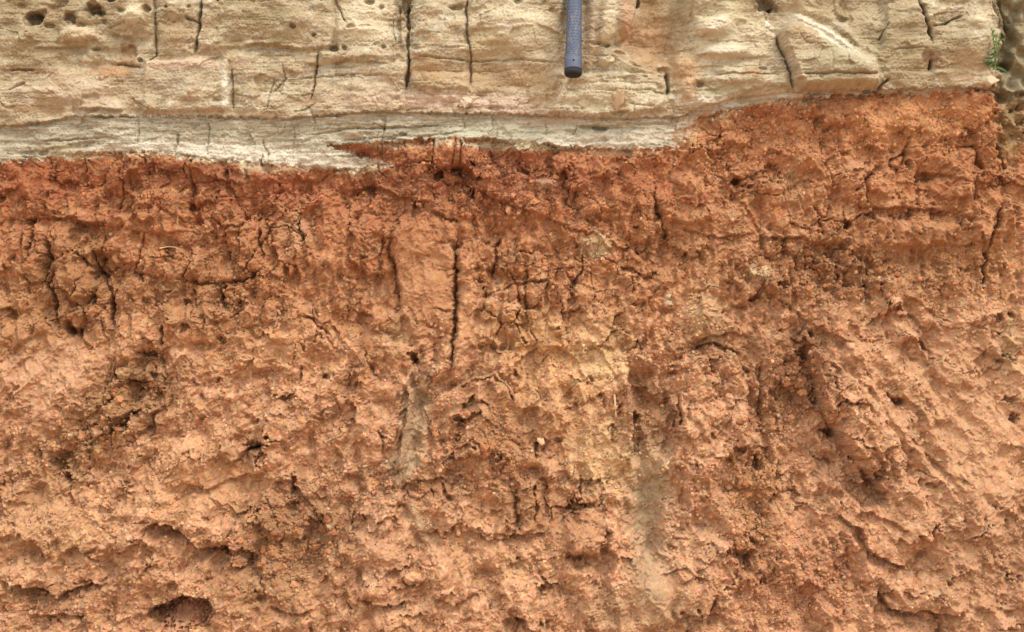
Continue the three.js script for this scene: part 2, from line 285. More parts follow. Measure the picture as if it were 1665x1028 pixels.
// burrows and small hollows
const PITS = [[88, 47, 9, 6, 13], [110, 12, 10, 7, 13], [141, 47, 8, 5, 10], [206, 24, 8, 6, 12], [44, 16, 8, 5, 8], [178, 42, 6, 4, 8], [76, 30, 12, 9, 14], [63, 36, 17, 12, 34], [125, 35, 12, 10, 22], [162, 22, 14, 12, 28], [172, 27, 8, 6, 12], [192, 3, 12, 8, 26], [360, 2, 12, 8, 26], [245, 21, 8, 7, 16], [98, 20, 12, 7, 8], [276, 18, 3.5, 3, 8], [314, 18, 4, 3, 6],
  [215, 86, 15, 14, 13], [232, 103, 6, 4, 12], [155, 161, 16, 6, 8], [162, 84, 8, 3, 9], [603, 10, 9, 5.5, 16], [621, 18, 6, 4, 11], [573, 48, 9, 4, 11], [595, 49, 12, 3.5, 5], [481, 49, 5, 4, 13], [514, 61, 4, 3.5, 10], [545, 82, 9, 5, 13], [562, 82, 6, 5, 12],
  [527, 4, 5, 4, 11], [626, 81, 5, 4, 12], [678, 84, 8, 4, 8], [840, 10, 8, 5, 12], [896, 26, 6, 4, 6], [745, 19, 15, 5, 13], [661, 14, 12, 26, 34], [652, 40, 12, 26, 12], [668, 45, 5, 14, 14],
  [976, 78, 17, 4, 18], [1006, 90, 10, 3.5, 9], [1240, 14, 17, 11, 26], [1254, 22, 13, 5, 15], [1075, 116, 13, 8, 14], [1003, 189, 17, 5, 14], [974, 209, 14, 6, 13], [655, 220, 7, 3.5, 12], [636, 227, 9, 3, 9], [1136, 139, 9, 5, 12], [1500, 95, 10, 12, 8], [1366, 34, 12, 5, 10],
  [1412, 148, 20, 4, 15], [70, 248, 8, 6, 9], [760, 176, 6, 4, 9], [805, 178, 14, 4, 8], [1236, 116, 10, 3, 6], [290, 228, 3, 14, 6]];
for (const p of PITS) pit(...p);
for (const [x, y, rx, ry, h, r] of [[132, 62, 40, 18, 12, -0.1], [185, 76, 30, 14, 8, 0], [222, 34, 26, 20, 10, 0.2], [60, 70, 40, 26, 5, 0], [700, 40, 40, 60, 5, 0], [840, 60, 50, 40, 6, 0.3], [1150, 48, 34, 20, 9, 0], [1168, 90, 40, 14, 6, 0], [1575, 80, 28, 70, 12, 0.08], [1580, 44, 20, 12, 8, 0.2], [985, 35, 16, 60, 7, 0.15], [470, 40, 60, 30, 4, 0]]) bump(x, y, rx, ry, h, r);
// scooped hollow right of the hammer and the sloped shelf behind the big block
patch([[1040, -60], [1118, -60], [1120, 40], [1098, 118], [1084, 118], [1040, 112], [1000, 92], [1026, 50]], -36, -10, 14, 24);
bump(1108, 110, 22, 26, 13, 0.2); bump(1112, 148, 16, 22, 12, 0); bump(1040, 95, 26, 20, 8, 0.4);
patch([[1352, -60], [1444, -60], [1440, 44], [1428, 92], [1392, 76], [1356, 44]], -20, 8, 10, 12);
bump(1361, 22, 9, 18, 8, -0.5); bump(1160, 48, 36, 18, 9); bump(1175, 88, 44, 14, 8); bump(1190, 128, 60, 22, 8); bump(1350, 115, 60, 30, 8); bump(1240, 90, 26, 40, -6); bump(700, 70, 34, 60, 6); bump(590, 40, 46, 40, 7); bump(860, 60, 46, 60, 7); bump(300, 140, 60, 36, 5); bump(410, 40, 50, 34, 6); bump(120, 150, 70, 24, 6);
step([[988, 82], [1020, 60], [1034, 10], [1037, -40]], 5, 12, 17, 20); step([[1119, -40], [1123, 40], [1104, 84]], 5, 14, 10, 16);
step([[1000, 96], [1040, 116], [1082, 122]], -2, 14, -10, 12); step([[920, 126], [985, 121], [1080, 128]], -3, 10, -9, 14);
step([[1442, -40], [1436, 44], [1426, 92]], 2, 10, 12, 16); step([[1428, 152], [1432, 120], [1424, 98], [1386, 78], [1340, 44], [1290, 24]], -2, 10, 2, 10);
step([[652, -40], [652, 60], [662, 92]], 9, 16, 8, 14); step([[670, 90], [672, 50], [668, -40]], 6, 14, 8, 10);
step([[378, 182], [377, 140], [376, 101]], 3, 8, 8, 12); step([[258, 95], [258, 20], [257, -40]], 1, 10, 7, 16);
// the side gully at the right end of the pale face
eachIn(1560, -700, 3200, 300, k => {
  const e = sm(0, 22, WU[k] - corner(WV[k])) * sm(250, 120, WV[k] + 20 * N2(WU[k] / 30, WV[k] / 30));
  if (e > 0) { H[k] -= 0.09 * e - 0.02 * e * N2(WU[k] / 30, WV[k] / 40); if (LAYER[k]) { tintK(k, c_olive, 0.75 * e); if (e > 0.3) ID[k] = 0; } else tintK(k, c_olive, 0.6 * sm(0, 40, WU[k] - corner(WV[k]) + 22 * fbm(WU[k] / 20, WV[k] / 20, 3)) * sm(290, 200, WV[k] + 30 * N2(WU[k] / 18, WV[k] / 18))); }
});
stain(1640, 215, 16, 60, col(150, 118, 66), 0.7); stain(1646, 60, 16, 60, col(122, 108, 66), 0.7); stain(1640, 150, 22, 16, col(176, 152, 104), 0.6);
crack([[1604, 0], [1616, 24], [1636, 52], [1648, 60]], 3, 18); crack([[1632, -10], [1645, 30], [1652, 52]], 2.2, 14); pit(1646, 101, 12, 10, 26);

// ------------------------------------------------------------------ matter on the pale beds
for (const [x, y, rx, ry, c, a, r] of [
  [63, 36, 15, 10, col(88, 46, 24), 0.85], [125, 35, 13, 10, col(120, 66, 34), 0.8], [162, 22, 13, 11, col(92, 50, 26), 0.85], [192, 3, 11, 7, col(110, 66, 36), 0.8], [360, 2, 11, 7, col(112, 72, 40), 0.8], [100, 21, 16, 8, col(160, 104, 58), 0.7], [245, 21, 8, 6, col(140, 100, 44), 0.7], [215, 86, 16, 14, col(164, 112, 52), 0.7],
  [120, 40, 140, 60, c_sandDark, 0.5], [430, 50, 70, 40, c_sandDark, 0.4], [1480, 80, 110, 60, c_sandDark, 0.45], [290, 60, 40, 40, c_sandDark, 0.4], [1370, 10, 60, 24, c_sandDark, 0.35], [130, 150, 100, 30, c_sandPink, 0.4], [185, 120, 34, 10, col(198, 142, 80), 0.7], [60, 118, 44, 5, col(150, 96, 46), 0.7], [70, 180, 46, 10, col(176, 132, 80), 0.6], [222, 28, 18, 18, c_sandPale, 0.8], [140, 58, 26, 12, col(226, 196, 146), 0.7], [60, 90, 50, 30, c_sandDark, 0.5], [30, 20, 30, 20, c_sandDark, 0.6], [300, 60, 34, 30, c_brown, 0.35], [290, 130, 40, 30, col(196, 172, 130), 0.6], [310, 108, 66, 9, col(222, 186, 146), 0.7], [371, 145, 6, 34, c_white, 0.9],
  [410, 30, 60, 26, c_sandDark, 0.45], [590, 30, 46, 32, c_sandPale, 0.85], [600, 66, 40, 14, c_sandPale, 0.6], [530, 112, 12, 12, c_white, 0.5], [610, 140, 40, 20, col(214, 188, 146), 0.6], [560, 168, 60, 12, c_sandPink, 0.5], [700, 120, 30, 20, col(198, 156, 96), 0.6], [800, 130, 80, 22, col(196, 152, 92), 0.55], [700, 165, 90, 14, col(226, 190, 152), 0.75], [830, 172, 70, 14, col(220, 182, 146), 0.7], [830, 50, 40, 40, c_sandPale, 0.7], [822, 52, 12, 8, c_white, 0.7], [880, 70, 26, 50, c_sandPale, 0.5], [800, 80, 40, 30, col(190, 160, 98), 0.5],
  [885, 140, 26, 26, col(168, 128, 66), 0.6], [990, 40, 10, 50, c_sandPale, 0.9, 0.15], [960, 60, 12, 50, col(214, 180, 134), 0.7], [1018, 40, 12, 40, col(214, 160, 108), 0.7], [1060, 70, 40, 50, col(196, 148, 90), 0.85], [1060, 10, 22, 30, col(180, 138, 78), 0.7], [1110, 20, 26, 26, col(176, 152, 100), 0.7], [1110, 115, 26, 26, col(202, 156, 96), 0.75], [1118, 150, 16, 22, col(214, 164, 108), 0.7], [1190, 60, 60, 60, c_sandPale, 0.7], [1170, 50, 30, 14, c_white, 0.5], [1170, 88, 26, 12, c_white, 0.5], [1200, 20, 30, 30, col(214, 196, 140), 0.6], [1218, 122, 16, 8, c_brown, 0.7], [1180, 150, 60, 12, col(186, 170, 120), 0.6],
  [985, 160, 90, 26, col(222, 202, 154), 0.7], [1005, 165, 14, 24, col(188, 150, 92), 0.6, -0.4], [1345, 68, 70, 9, c_white, 0.75, 0.63], [1290, 60, 24, 16, col(176, 142, 88), 0.6], [1345, 110, 56, 26, col(176, 158, 112), 0.7], [1345, 140, 70, 8, col(198, 180, 130), 0.6], [1300, 10, 50, 20, col(196, 166, 112), 0.6], [1400, 40, 30, 26, col(190, 166, 116), 0.6], [1460, 60, 30, 50, c_sandDark, 0.4], [1470, 120, 36, 26, col(178, 150, 100), 0.6], [1580, 44, 20, 12, c_sandPale, 0.7], [1560, 110, 36, 26, col(190, 152, 96), 0.6], [1240, 12, 20, 12, col(116, 94, 56), 0.7], [1508, 100, 14, 10, col(140, 86, 46), 0.6],
  [400, 250, 130, 15, c_white, 0.95, 0.06], [300, 238, 110, 8, c_white, 0.7], [200, 240, 60, 7, c_white, 0.5], [860, 236, 110, 7, c_white, 0.6], [400, 250, 110, 13, c_white, 0.9, 0.05], [520, 264, 60, 10, c_white, 0.8, 0.06], [330, 238, 60, 8, c_white, 0.6], [100, 244, 44, 10, col(206, 184, 132), 0.6], [380, 215, 70, 14, col(196, 184, 142), 0.6], [860, 218, 90, 14, col(196, 188, 148), 0.6], [990, 230, 100, 12, c_white, 0.65], [900, 198, 60, 8, c_sandPink, 0.6], [1040, 214, 50, 10, col(216, 200, 160), 0.6], [760, 214, 70, 8, col(212, 204, 164), 0.6], [1155, 168, 50, 10, c_white, 0.6], [1270, 156, 44, 5, c_white, 0.6], [660, 212, 60, 10, c_bandGrey, 0.6], [470, 234, 70, 8, col(190, 178, 138), 0.5]]) stain(x, y, rx, ry, c, a, r || 0);
for (const [x, y, rx, ry, a, q] of [[395, 272, 5, 12, 0.7], [406, 276, 4, 12, 0.6], [430, 274, 30, 6, 0.5], [330, 262, 26, 5, 0.5], [585, 276, 34, 7, 0.7], [470, 278, 26, 5, 0.5], [640, 238, 40, 5, 0.4], [860, 240, 40, 5, 0.5], [1000, 250, 50, 5, 0.5], [1122, 214, 14, 18, 0.6], [1170, 190, 30, 8, 0.6], [120, 256, 40, 4, 0.4], [1290, 168, 50, 5, 0.4], [230, 252, 36, 4, 0.4], [60, 262, 20, 4, 0.5], [720, 232, 30, 5, 0.4]]) stain(x, y, rx, ry, col(222, 200, 160), a);
// tip of white silt reaching into the earth, and thin pale lines
for (const [p, w, c, a] of [[[[212, 310], [250, 308], [305, 311]], 2.4, col(216, 148, 84), 0.85], [[[130, 191], [240, 189], [350, 194], [470, 196]], 1.8, c_white, 0.9], [[[250, 231], [330, 232], [420, 238], [560, 250]], 2, c_white, 0.8], [[[1125, 196], [1120, 220], [1104, 238]], 4, c_white, 0.7], [[[1028, 240], [1050, 222], [1058, 216]], 3, c_white, 0.8]])
  along(p, w * 3, (k, d) => { const m = sm(w, w * 0.3, d + 1.6 * N2(WU[k] / 5, WV[k] / 5)); if (m > 0) tintK(k, c, a * m); });

// ------------------------------------------------------------------ red earth: broken faces, peds, slumped crusts
const SB = 'soil_block';
// upper left columns and alcoves
piece([[84, 388], [128, 388], [150, 404], [156, 440], [160, 470], [120, 500], [95, 470], [82, 430]], SB, 0, 12, 6, 4, 12);
piece([[30, 372], [46, 388], [41, 424], [66, 440], [86, 474], [86, 540], [30, 560], [10, 470]], SB, 0, 4, -4, 4, 8);
piece([[96, 476], [122, 504], [158, 474], [178, 492], [180, 548], [150, 570], [112, 540]], SB, 0, 3, 5, 5, 8);
piece([[190, 452], [236, 450], [250, 480], [256, 560], [240, 570], [188, 600], [186, 500]], SB, 0, 7, 4, 4, 10);
piece([[300, 462], [318, 464], [322, 500], [360, 500], [364, 468], [398, 462], [420, 500], [400, 560], [300, 560], [270, 530], [264, 480]], SB, 0, 4, 2, 3, 7);
piece([[235, 382], [310, 408], [300, 455], [216, 445], [226, 420]], SB, 0, 4, 2, 0, 7);
piece([[312, 410], [420, 378], [428, 420], [424, 442], [396, 456], [300, 456]], SB, 0, 5, -2, 0, 7);
piece([[210, 312], [304, 312], [312, 405], [236, 376], [206, 370]], SB, 0, 5, 0, 2, 6);
patch([[112, 356], [150, 362], [206, 366], [200, 384], [170, 400], [140, 384], [118, 376]], -10, 0, 10, 8);
patch([[120, 420], [160, 405], [210, 440], [184, 480], [160, 450]], -9, 4, 0, 8);
// the smooth panel by the upright joint
piece([[640, 368], [690, 346], [742, 356], [739, 420], [741, 465], [737, 520], [720, 548], [668, 548], [652, 500], [640, 430]], SB, 0, 7, -4, 2, 5);
piece([[672, 548], [736, 524], [733, 600], [714, 622], [690, 602], [672, 576]], SB, 0, 4, -4, 6, 8);
piece([[749, 360], [790, 372], [806, 398], [800, 450], [780, 470], [770, 560], [736, 600], [742, 466]], SB, 0, 7, -3, 2, 7);
step([[733, 604], [737, 540], [742, 465], [740, 420], [745, 352]], 1, 14, 3, 6);
step([[700, 346], [722, 351], [750, 358]], 8, 14, 12, 7); crack([[640, 372], [632, 400], [640, 440], [650, 500]], 2.2, 13);
piece([[812, 390], [856, 392], [884, 420], [872, 452], [810, 452], [806, 420]], SB, 0, 5, 0, 3, 7);
piece([[888, 420], [930, 410], [944, 440], [928, 466], [900, 500], [876, 470], [876, 450]], SB, 0, 4, 2, 3, 7);
piece([[952, 416], [985, 430], [1006, 470], [990, 500], [936, 488], [932, 460], [948, 440]], SB, 0, 6, 3, 3, 9);
piece([[1012, 442], [1046, 448], [1062, 480], [1040, 496], [1022, 486]], SB, 0, 5, 0, 2, 7);
piece([[1064, 300], [1120, 280], [1170, 310], [1160, 360], [1120, 366], [1086, 364], [1068, 340]], SB, 0, 6, 2, 5, 9);
piece([[1000, 290], [1058, 296], [1066, 345], [1078, 372], [1040, 400], [1006, 380], [990, 330]], SB, 0, 5, 2, 4, 9);
for (const [x, y, w, h] of [[784, 452, 38, 30], [826, 455, 30, 34], [860, 458, 26, 40], [782, 486, 30, 38], [816, 494, 34, 36], [854, 503, 30, 34], [786, 528, 34, 36], [824, 534, 32, 34], [890, 505, 34, 40]])
  piece([[x + 2, y], [x + w, y + 3], [x + w - 3, y + h], [x, y + h - 2]], SB, 0, 2 + 5 * rnd(), 6 * (rnd() - 0.5), 6 * (rnd() - 0.5), 4);
piece([[1384, 262], [1430, 272], [1410, 288], [1402, 306], [1350, 314], [1330, 290]], SB, 0, 6, 3, 4, 9);
piece([[1410, 292], [1436, 270], [1462, 262], [1456, 290], [1440, 318], [1412, 312]], SB, 0, 7, 0, 5, 7);
piece([[1480, 236], [1588, 240], [1590, 270], [1580, 330], [1520, 316], [1462, 300], [1470, 262]], SB, 0, 4, 2, 2, 9);
piece([[1412, 352], [1470, 356], [1540, 372], [1536, 400], [1440, 404], [1408, 384]], SB, 0, 9, 2, 4, 10);
piece([[1336, 362], [1352, 356], [1384, 372], [1376, 400], [1342, 396]], SB, 0, 6, 0, 2, 6);
piece([[1600, 310], [1634, 300], [1628, 340], [1606, 400], [1576, 396], [1584, 340]], SB, 0, 5, -3, 0, 8);
piece([[842, 782], [884, 776], [884, 850], [852, 866], [838, 830]], SB, 0, 8, 0, 3, 8);
piece([[888, 780], [924, 776], [934, 820], [890, 850]], SB, 0, 4, 3, 3, 7);
piece([[920, 852], [960, 846], [980, 872], [962, 898], [926, 896], [916, 874]], SB, 0, 16, 0, 4, 14);
patch([[918, 898], [966, 896], [988, 874], [1000, 900], [990, 936], [930, 920]], -12, 4, 6, 10);
// gaps in the upper red face
const CR2 = [
  [[[33, 352], [50, 358], [49, 384], [41, 426]], 2.4, 20], [[[76, 386], [79, 420], [72, 455], [85, 470], [90, 500], [90, 526]], 3, 30], [[[104, 522], [112, 546]], 4, 30], [[[122, 534], [128, 548]], 4, 26], [[[150, 408], [156, 440], [166, 452], [181, 484], [182, 548]], 3, 26], [[[236, 376], [228, 396], [222, 430], [210, 452]], 1.8, 15], [[[213, 444], [234, 448]], 1.6, 12],
  [[[312, 408], [306, 440], [296, 456]], 1.7, 13], [[[292, 457], [345, 462], [396, 459], [432, 438]], 1.9, 18], [[[365, 464], [367, 500]], 4, 26], [[[316, 466], [321, 502]], 1.6, 12], [[[265, 528], [264, 562]], 2, 20], [[[228, 553], [262, 552]], 1.5, 10], [[[419, 372], [424, 396], [430, 420]], 2, 16], [[[485, 350], [488, 372], [492, 396]], 2, 18], [[[314, 250], [312, 290], [316, 330]], 1.6, 11], [[[202, 262], [200, 310], [190, 352]], 1.6, 11], [[[345, 320], [395, 322], [420, 320]], 1.1, 6], [[[130, 700], [160, 690], [180, 698]], 2, 14],
  [[[750, 228], [749, 262], [747, 292]], 1.9, 16], [[[795, 240], [802, 266], [790, 276]], 1.7, 13], [[[742, 360], [740, 420], [742, 465], [738, 520], [733, 604]], 2.2, 22], [[[705, 500], [718, 505], [738, 506]], 1.4, 10], [[[630, 380], [622, 400], [618, 420]], 2, 16], [[[634, 364], [650, 350], [664, 340]], 2, 12],
  [[[818, 382], [808, 398], [806, 424], [800, 450], [812, 458]], 1.7, 16], [[[858, 430], [856, 480], [858, 540]], 1.5, 13], [[[904, 430], [906, 455], [898, 465]], 1.6, 12], [[[949, 412], [946, 440], [930, 456], [928, 472], [934, 492]], 2.2, 20], [[[1008, 437], [1026, 440], [1048, 447]], 2.2, 18], [[[1029, 446], [1028, 482]], 1.6, 12], [[[1063, 296], [1068, 345], [1078, 366], [1086, 402]], 2, 16], [[[1035, 330], [1044, 358]], 1.6, 10], [[[930, 300], [922, 330], [940, 346]], 1.6, 12], [[[864, 530], [872, 560]], 1.6, 12],
  [[[1480, 226], [1470, 262], [1458, 292]], 2.2, 18], [[[1434, 268], [1412, 286], [1400, 302], [1384, 312]], 2.4, 20], [[[1560, 238], [1590, 236], [1593, 268]], 1.8, 15], [[[1588, 264], [1599, 266], [1600, 292]], 3, 24], [[[1626, 232], [1630, 262], [1634, 278]], 2.6, 20], [[[1633, 330], [1621, 366], [1610, 400], [1604, 450], [1600, 478]], 2.6, 24], [[[1330, 360], [1334, 384]], 3, 22], [[[1330, 360], [1356, 357]], 2, 14], [[[1640, 302], [1602, 300]], 1.2, 8], [[[1220, 394], [1260, 388], [1300, 386]], 1.3, 8], [[[1244, 462], [1228, 488]], 2, 14],
  [[[493, 508], [520, 532], [536, 548]], 1.8, 14], [[[592, 566], [600, 590], [612, 612]], 1.8, 14], [[[488, 594], [486, 628]], 2, 14], [[[618, 690], [624, 740]], 1.6, 11], [[[545, 648], [556, 672]], 1.6, 10], [[[700, 790], [706, 812]], 2, 16], [[[722, 782], [728, 802], [736, 816]], 2.8, 24], [[[842, 790], [838, 824], [848, 862]], 2.4, 18], [[[868, 784], [870, 846]], 1.8, 14], [[[945, 770], [946, 808]], 1.8, 14], [[[873, 716], [870, 740]], 2.6, 20], [[[801, 612], [818, 624], [836, 652]], 2.4, 18], [[[748, 632], [770, 620], [802, 612]], 1.8, 14], [[[880, 592], [892, 580]], 1.6, 10],
  [[[1240, 590], [1236, 650], [1240, 720]], 1.7, 12], [[[1100, 640], [1108, 700]], 2, 14], [[[1440, 640], [1455, 655], [1475, 652]], 3, 20], [[[980, 640], [984, 665]], 2, 12], [[[1088, 868], [1100, 876], [1118, 872]], 2, 12], [[[1150, 990], [1158, 960]], 2.2, 14], [[[568, 960], [576, 1000]], 1.8, 12],
  [[[215, 682], [190, 700], [180, 690]], 3, 22], [[[222, 668], [200, 690]], 3, 20], [[[188, 586], [190, 618], [230, 620]], 2.2, 18], [[[150, 758], [132, 780]], 2.4, 16], [[[248, 592], [252, 616]], 1.7, 12], [[[256, 624], [262, 646]], 2.2, 16],
];
for (const [p, w, d] of CR2) crack(p, w * 0.95, d * 0.95);
for (const p of [[45, 362, 12, 6, 14], [155, 446, 7, 10, 22], [182, 492, 6, 13, 18], [112, 536, 7, 10, 22], [126, 544, 6, 6, 18], [240, 575, 16, 7, 24], [366, 482, 6, 14, 14], [300, 492, 9, 4, 13], [234, 488, 7, 7, 10], [297, 535, 11, 8, 14], [360, 553, 9, 6, 16], [712, 285, 9, 9, 24], [738, 274, 10, 4, 13], [672, 582, 8, 11, 26], [1198, 293, 9, 7, 20], [1255, 282, 16, 18, 11], [1374, 364, 9, 9, 24], [1474, 350, 9, 7, 14], [1505, 288, 16, 8, 14], [1528, 352, 16, 8, 13], [1456, 276, 12, 9, 13], [1478, 268, 6, 10, 12], [1622, 516, 7, 6, 18], [1645, 512, 10, 4, 14], [1226, 484, 10, 5, 18], [1276, 463, 9, 6, 16], [1375, 250, 8, 6, 8],
  [96, 758, 14, 12, 22], [112, 776, 10, 10, 20], [100, 742, 10, 8, 14], [200, 688, 14, 10, 18], [420, 724, 22, 9, 20], [428, 744, 10, 12, 16], [478, 782, 6, 16, 18], [478, 798, 8, 8, 14], [530, 614, 8, 7, 14], [578, 684, 8, 6, 9], [748, 682, 8, 6, 20], [748, 712, 6, 10, 14], [938, 822, 16, 13, 22], [956, 822, 10, 5, 14], [1032, 680, 8, 12, 18], [1104, 690, 6, 20, 16], [1232, 752, 10, 14, 24], [1205, 728, 12, 6, 14], [1456, 652, 14, 6, 16], [1640, 650, 14, 8, 18], [1648, 678, 10, 8, 18], [1310, 572, 10, 16, 14], [1326, 642, 8, 18, 16], [1356, 704, 18, 8, 22], [1396, 746, 14, 6, 16], [1428, 772, 14, 9, 18], [936, 900, 18, 7, 16], [986, 870, 7, 9, 12], [385, 892, 22, 8, 26], [408, 902, 10, 10, 18], [310, 992, 44, 24, 15], [262, 996, 16, 14, 18], [1210, 906, 8, 9, 18], [1224, 880, 8, 6, 12], [60, 960, 26, 8, 10], [145, 944, 14, 6, 14], [975, 640, 6, 6, 12], [994, 696, 7, 7, 12], [908, 718, 8, 6, 10]]) pit(...p);
// slumped crusts with broken lower edges (walked left to right: the lower side drops)
step([[232, 866], [246, 852], [278, 848], [310, 870], [332, 884], [376, 884], [386, 912], [400, 916], [416, 896]], 8, 34, 16, 16);
step([[190, 898], [230, 880], [246, 856]], 4, 18, 6, 12); step([[228, 936], [245, 918], [268, 908]], 3, 12, 4, 8);
step([[10, 936], [60, 950], [108, 962], [150, 946], [186, 944]], 6, 24, 13, 14);
step([[240, 1006], [262, 978], [306, 962], [346, 968], [360, 990]], 8, 26, 16, 20);
step([[1416, 958], [1440, 984], [1468, 992], [1500, 982], [1512, 992], [1558, 992]], 8, 30, 14, 14);
step([[376, 752], [402, 732], [424, 720], [436, 738]], 8, 26, 13, 12);
step([[112, 900], [128, 884], [150, 892], [170, 884]], 4, 16, 7, 9);
step([[585, 960], [600, 972], [640, 978], [664, 968]], 6, 18, 6, 12);
step([[500, 836], [530, 848], [548, 858]], 6, 22, 9, 12);
// gully walls: right hand crust stands proud of the runnel to its left
step([[1450, 816], [1430, 790], [1392, 746], [1362, 702], [1336, 664], [1322, 600], [1308, 556]].reverse(), 9, 60, 13, 20);
step([[1360, 826], [1364, 842], [1394, 856], [1400, 886], [1430, 902], [1476, 926]], 6, 40, 8, 16);
step([[1470, 480], [1500, 496], [1548, 524]], 5, 12, 4, 10);
step([[1320, 520], [1370, 560], [1420, 620]], 4, 20, 3, 16);
step([[1086, 640], [1100, 676], [1106, 720], [1080, 752]], 9, 40, 12, 16);
step([[1026, 760], [1028, 700], [1024, 640], [1022, 590]], 8, 34, 12, 18);
step([[1240, 470], [1290, 500], [1340, 540], [1400, 560]], 5, 22, 4, 18);
step([[690, 662], [720, 640], [770, 616], [806, 606], [836, 640], [850, 662]], -4, 20, -9, 60);   // hump below the panel
step([[664, 620], [660, 680], [650, 740], [640, 770]], 8, 30, 10, 18);
patch([[668, 600], [704, 640], [690, 690], [684, 760], [640, 776], [656, 720], [662, 650]], -9, 0, 0, 14);
patch([[1024, 620], [1090, 650], [1106, 720], [1082, 760], [1076, 900], [1040, 960], [1022, 880], [1026, 740]], -12, 0, 0, 20);
patch([[640, 800], [668, 824], [694, 890], [676, 884], [650, 840]], -7, 0, 0, 10);
for (const [x, y, rx, ry, h, r] of [[610, 870, 60, 90, 14, 0.2], [800, 720, 90, 90, 20, 0.3], [900, 700, 80, 110, 12, 0], [520, 660, 110, 90, 12, 0], [300, 760, 110, 60, 16, -0.4], [1150, 720, 44, 110, 14, 0.1], [1440, 720, 90, 120, 14, 0.6], [1560, 820, 130, 160, 16, 0.2], [120, 640, 90, 70, 10, -0.5], [90, 860, 90, 50, 12, 0], [560, 420, 60, 80, 10, 0], [460, 560, 70, 60, 10, 0], [1150, 510, 50, 50, 9, 0], [1300, 250, 80, 60, 8, 0.2], [620, 950, 40, 26, 9, 0.2], [720, 930, 36, 60, 8, 0], [860, 960, 80, 50, 10, 0], [1300, 930, 80, 90, 8, 0], [220, 640, 50, 50, -10, -0.6], [120, 745, 50, 36, -10, -0.6], [480, 900, 90, 80, -14, 0.3], [1290, 640, 40, 70, -12, 0.3], [1340, 430, 120, 50, -8, 0.1]]) bump(x, y, rx, ry, h, r, 0);

// the runnels are cut well below their banks
patch([[1262, 540], [1306, 554], [1320, 600], [1334, 664], [1360, 702], [1390, 746], [1428, 788], [1440, 822], [1400, 826], [1340, 770], [1290, 700], [1256, 610]], -14, -18, 0, 4);
patch([[1028, 596], [1074, 610], [1088, 640], [1100, 676], [1104, 722], [1080, 750], [1084, 800], [1072, 880], [1050, 900], [1030, 860], [1026, 740]], -5, -6, 0, 7);
patch([[666, 590], [690, 610], [700, 640], [688, 690], [686, 752], [648, 772], [658, 720], [664, 650]], -3, 0, 0, 10);
piece([[1096, 590], [1150, 560], [1204, 574], [1216, 640], [1212, 720], [1176, 744], [1130, 736], [1108, 700], [1100, 650]], SB, 0, 9, 4, 0, 6);
piece([[1322, 566], [1360, 590], [1420, 650], [1470, 740], [1476, 800], [1440, 790], [1396, 742], [1366, 698], [1340, 660], [1326, 604]], 'crust_slab', 0, 11, -8, 0, 4);
piece([[250, 800], [330, 790], [410, 800], [430, 850], [414, 896], [400, 914], [386, 908], [376, 882], [332, 882], [310, 866], [278, 848], [250, 850]], 'crust_slab', 0, 6, 0, 4, 14);
piece([[1420, 920], [1480, 930], [1550, 940], [1570, 990], [1512, 990], [1500, 980], [1468, 990], [1440, 982], [1418, 956]], 'crust_slab', 0, 5, 0, 6, 12);
step([[1246, 560], [1240, 640], [1244, 700], [1250, 760]], 4, 10, 3, 14);
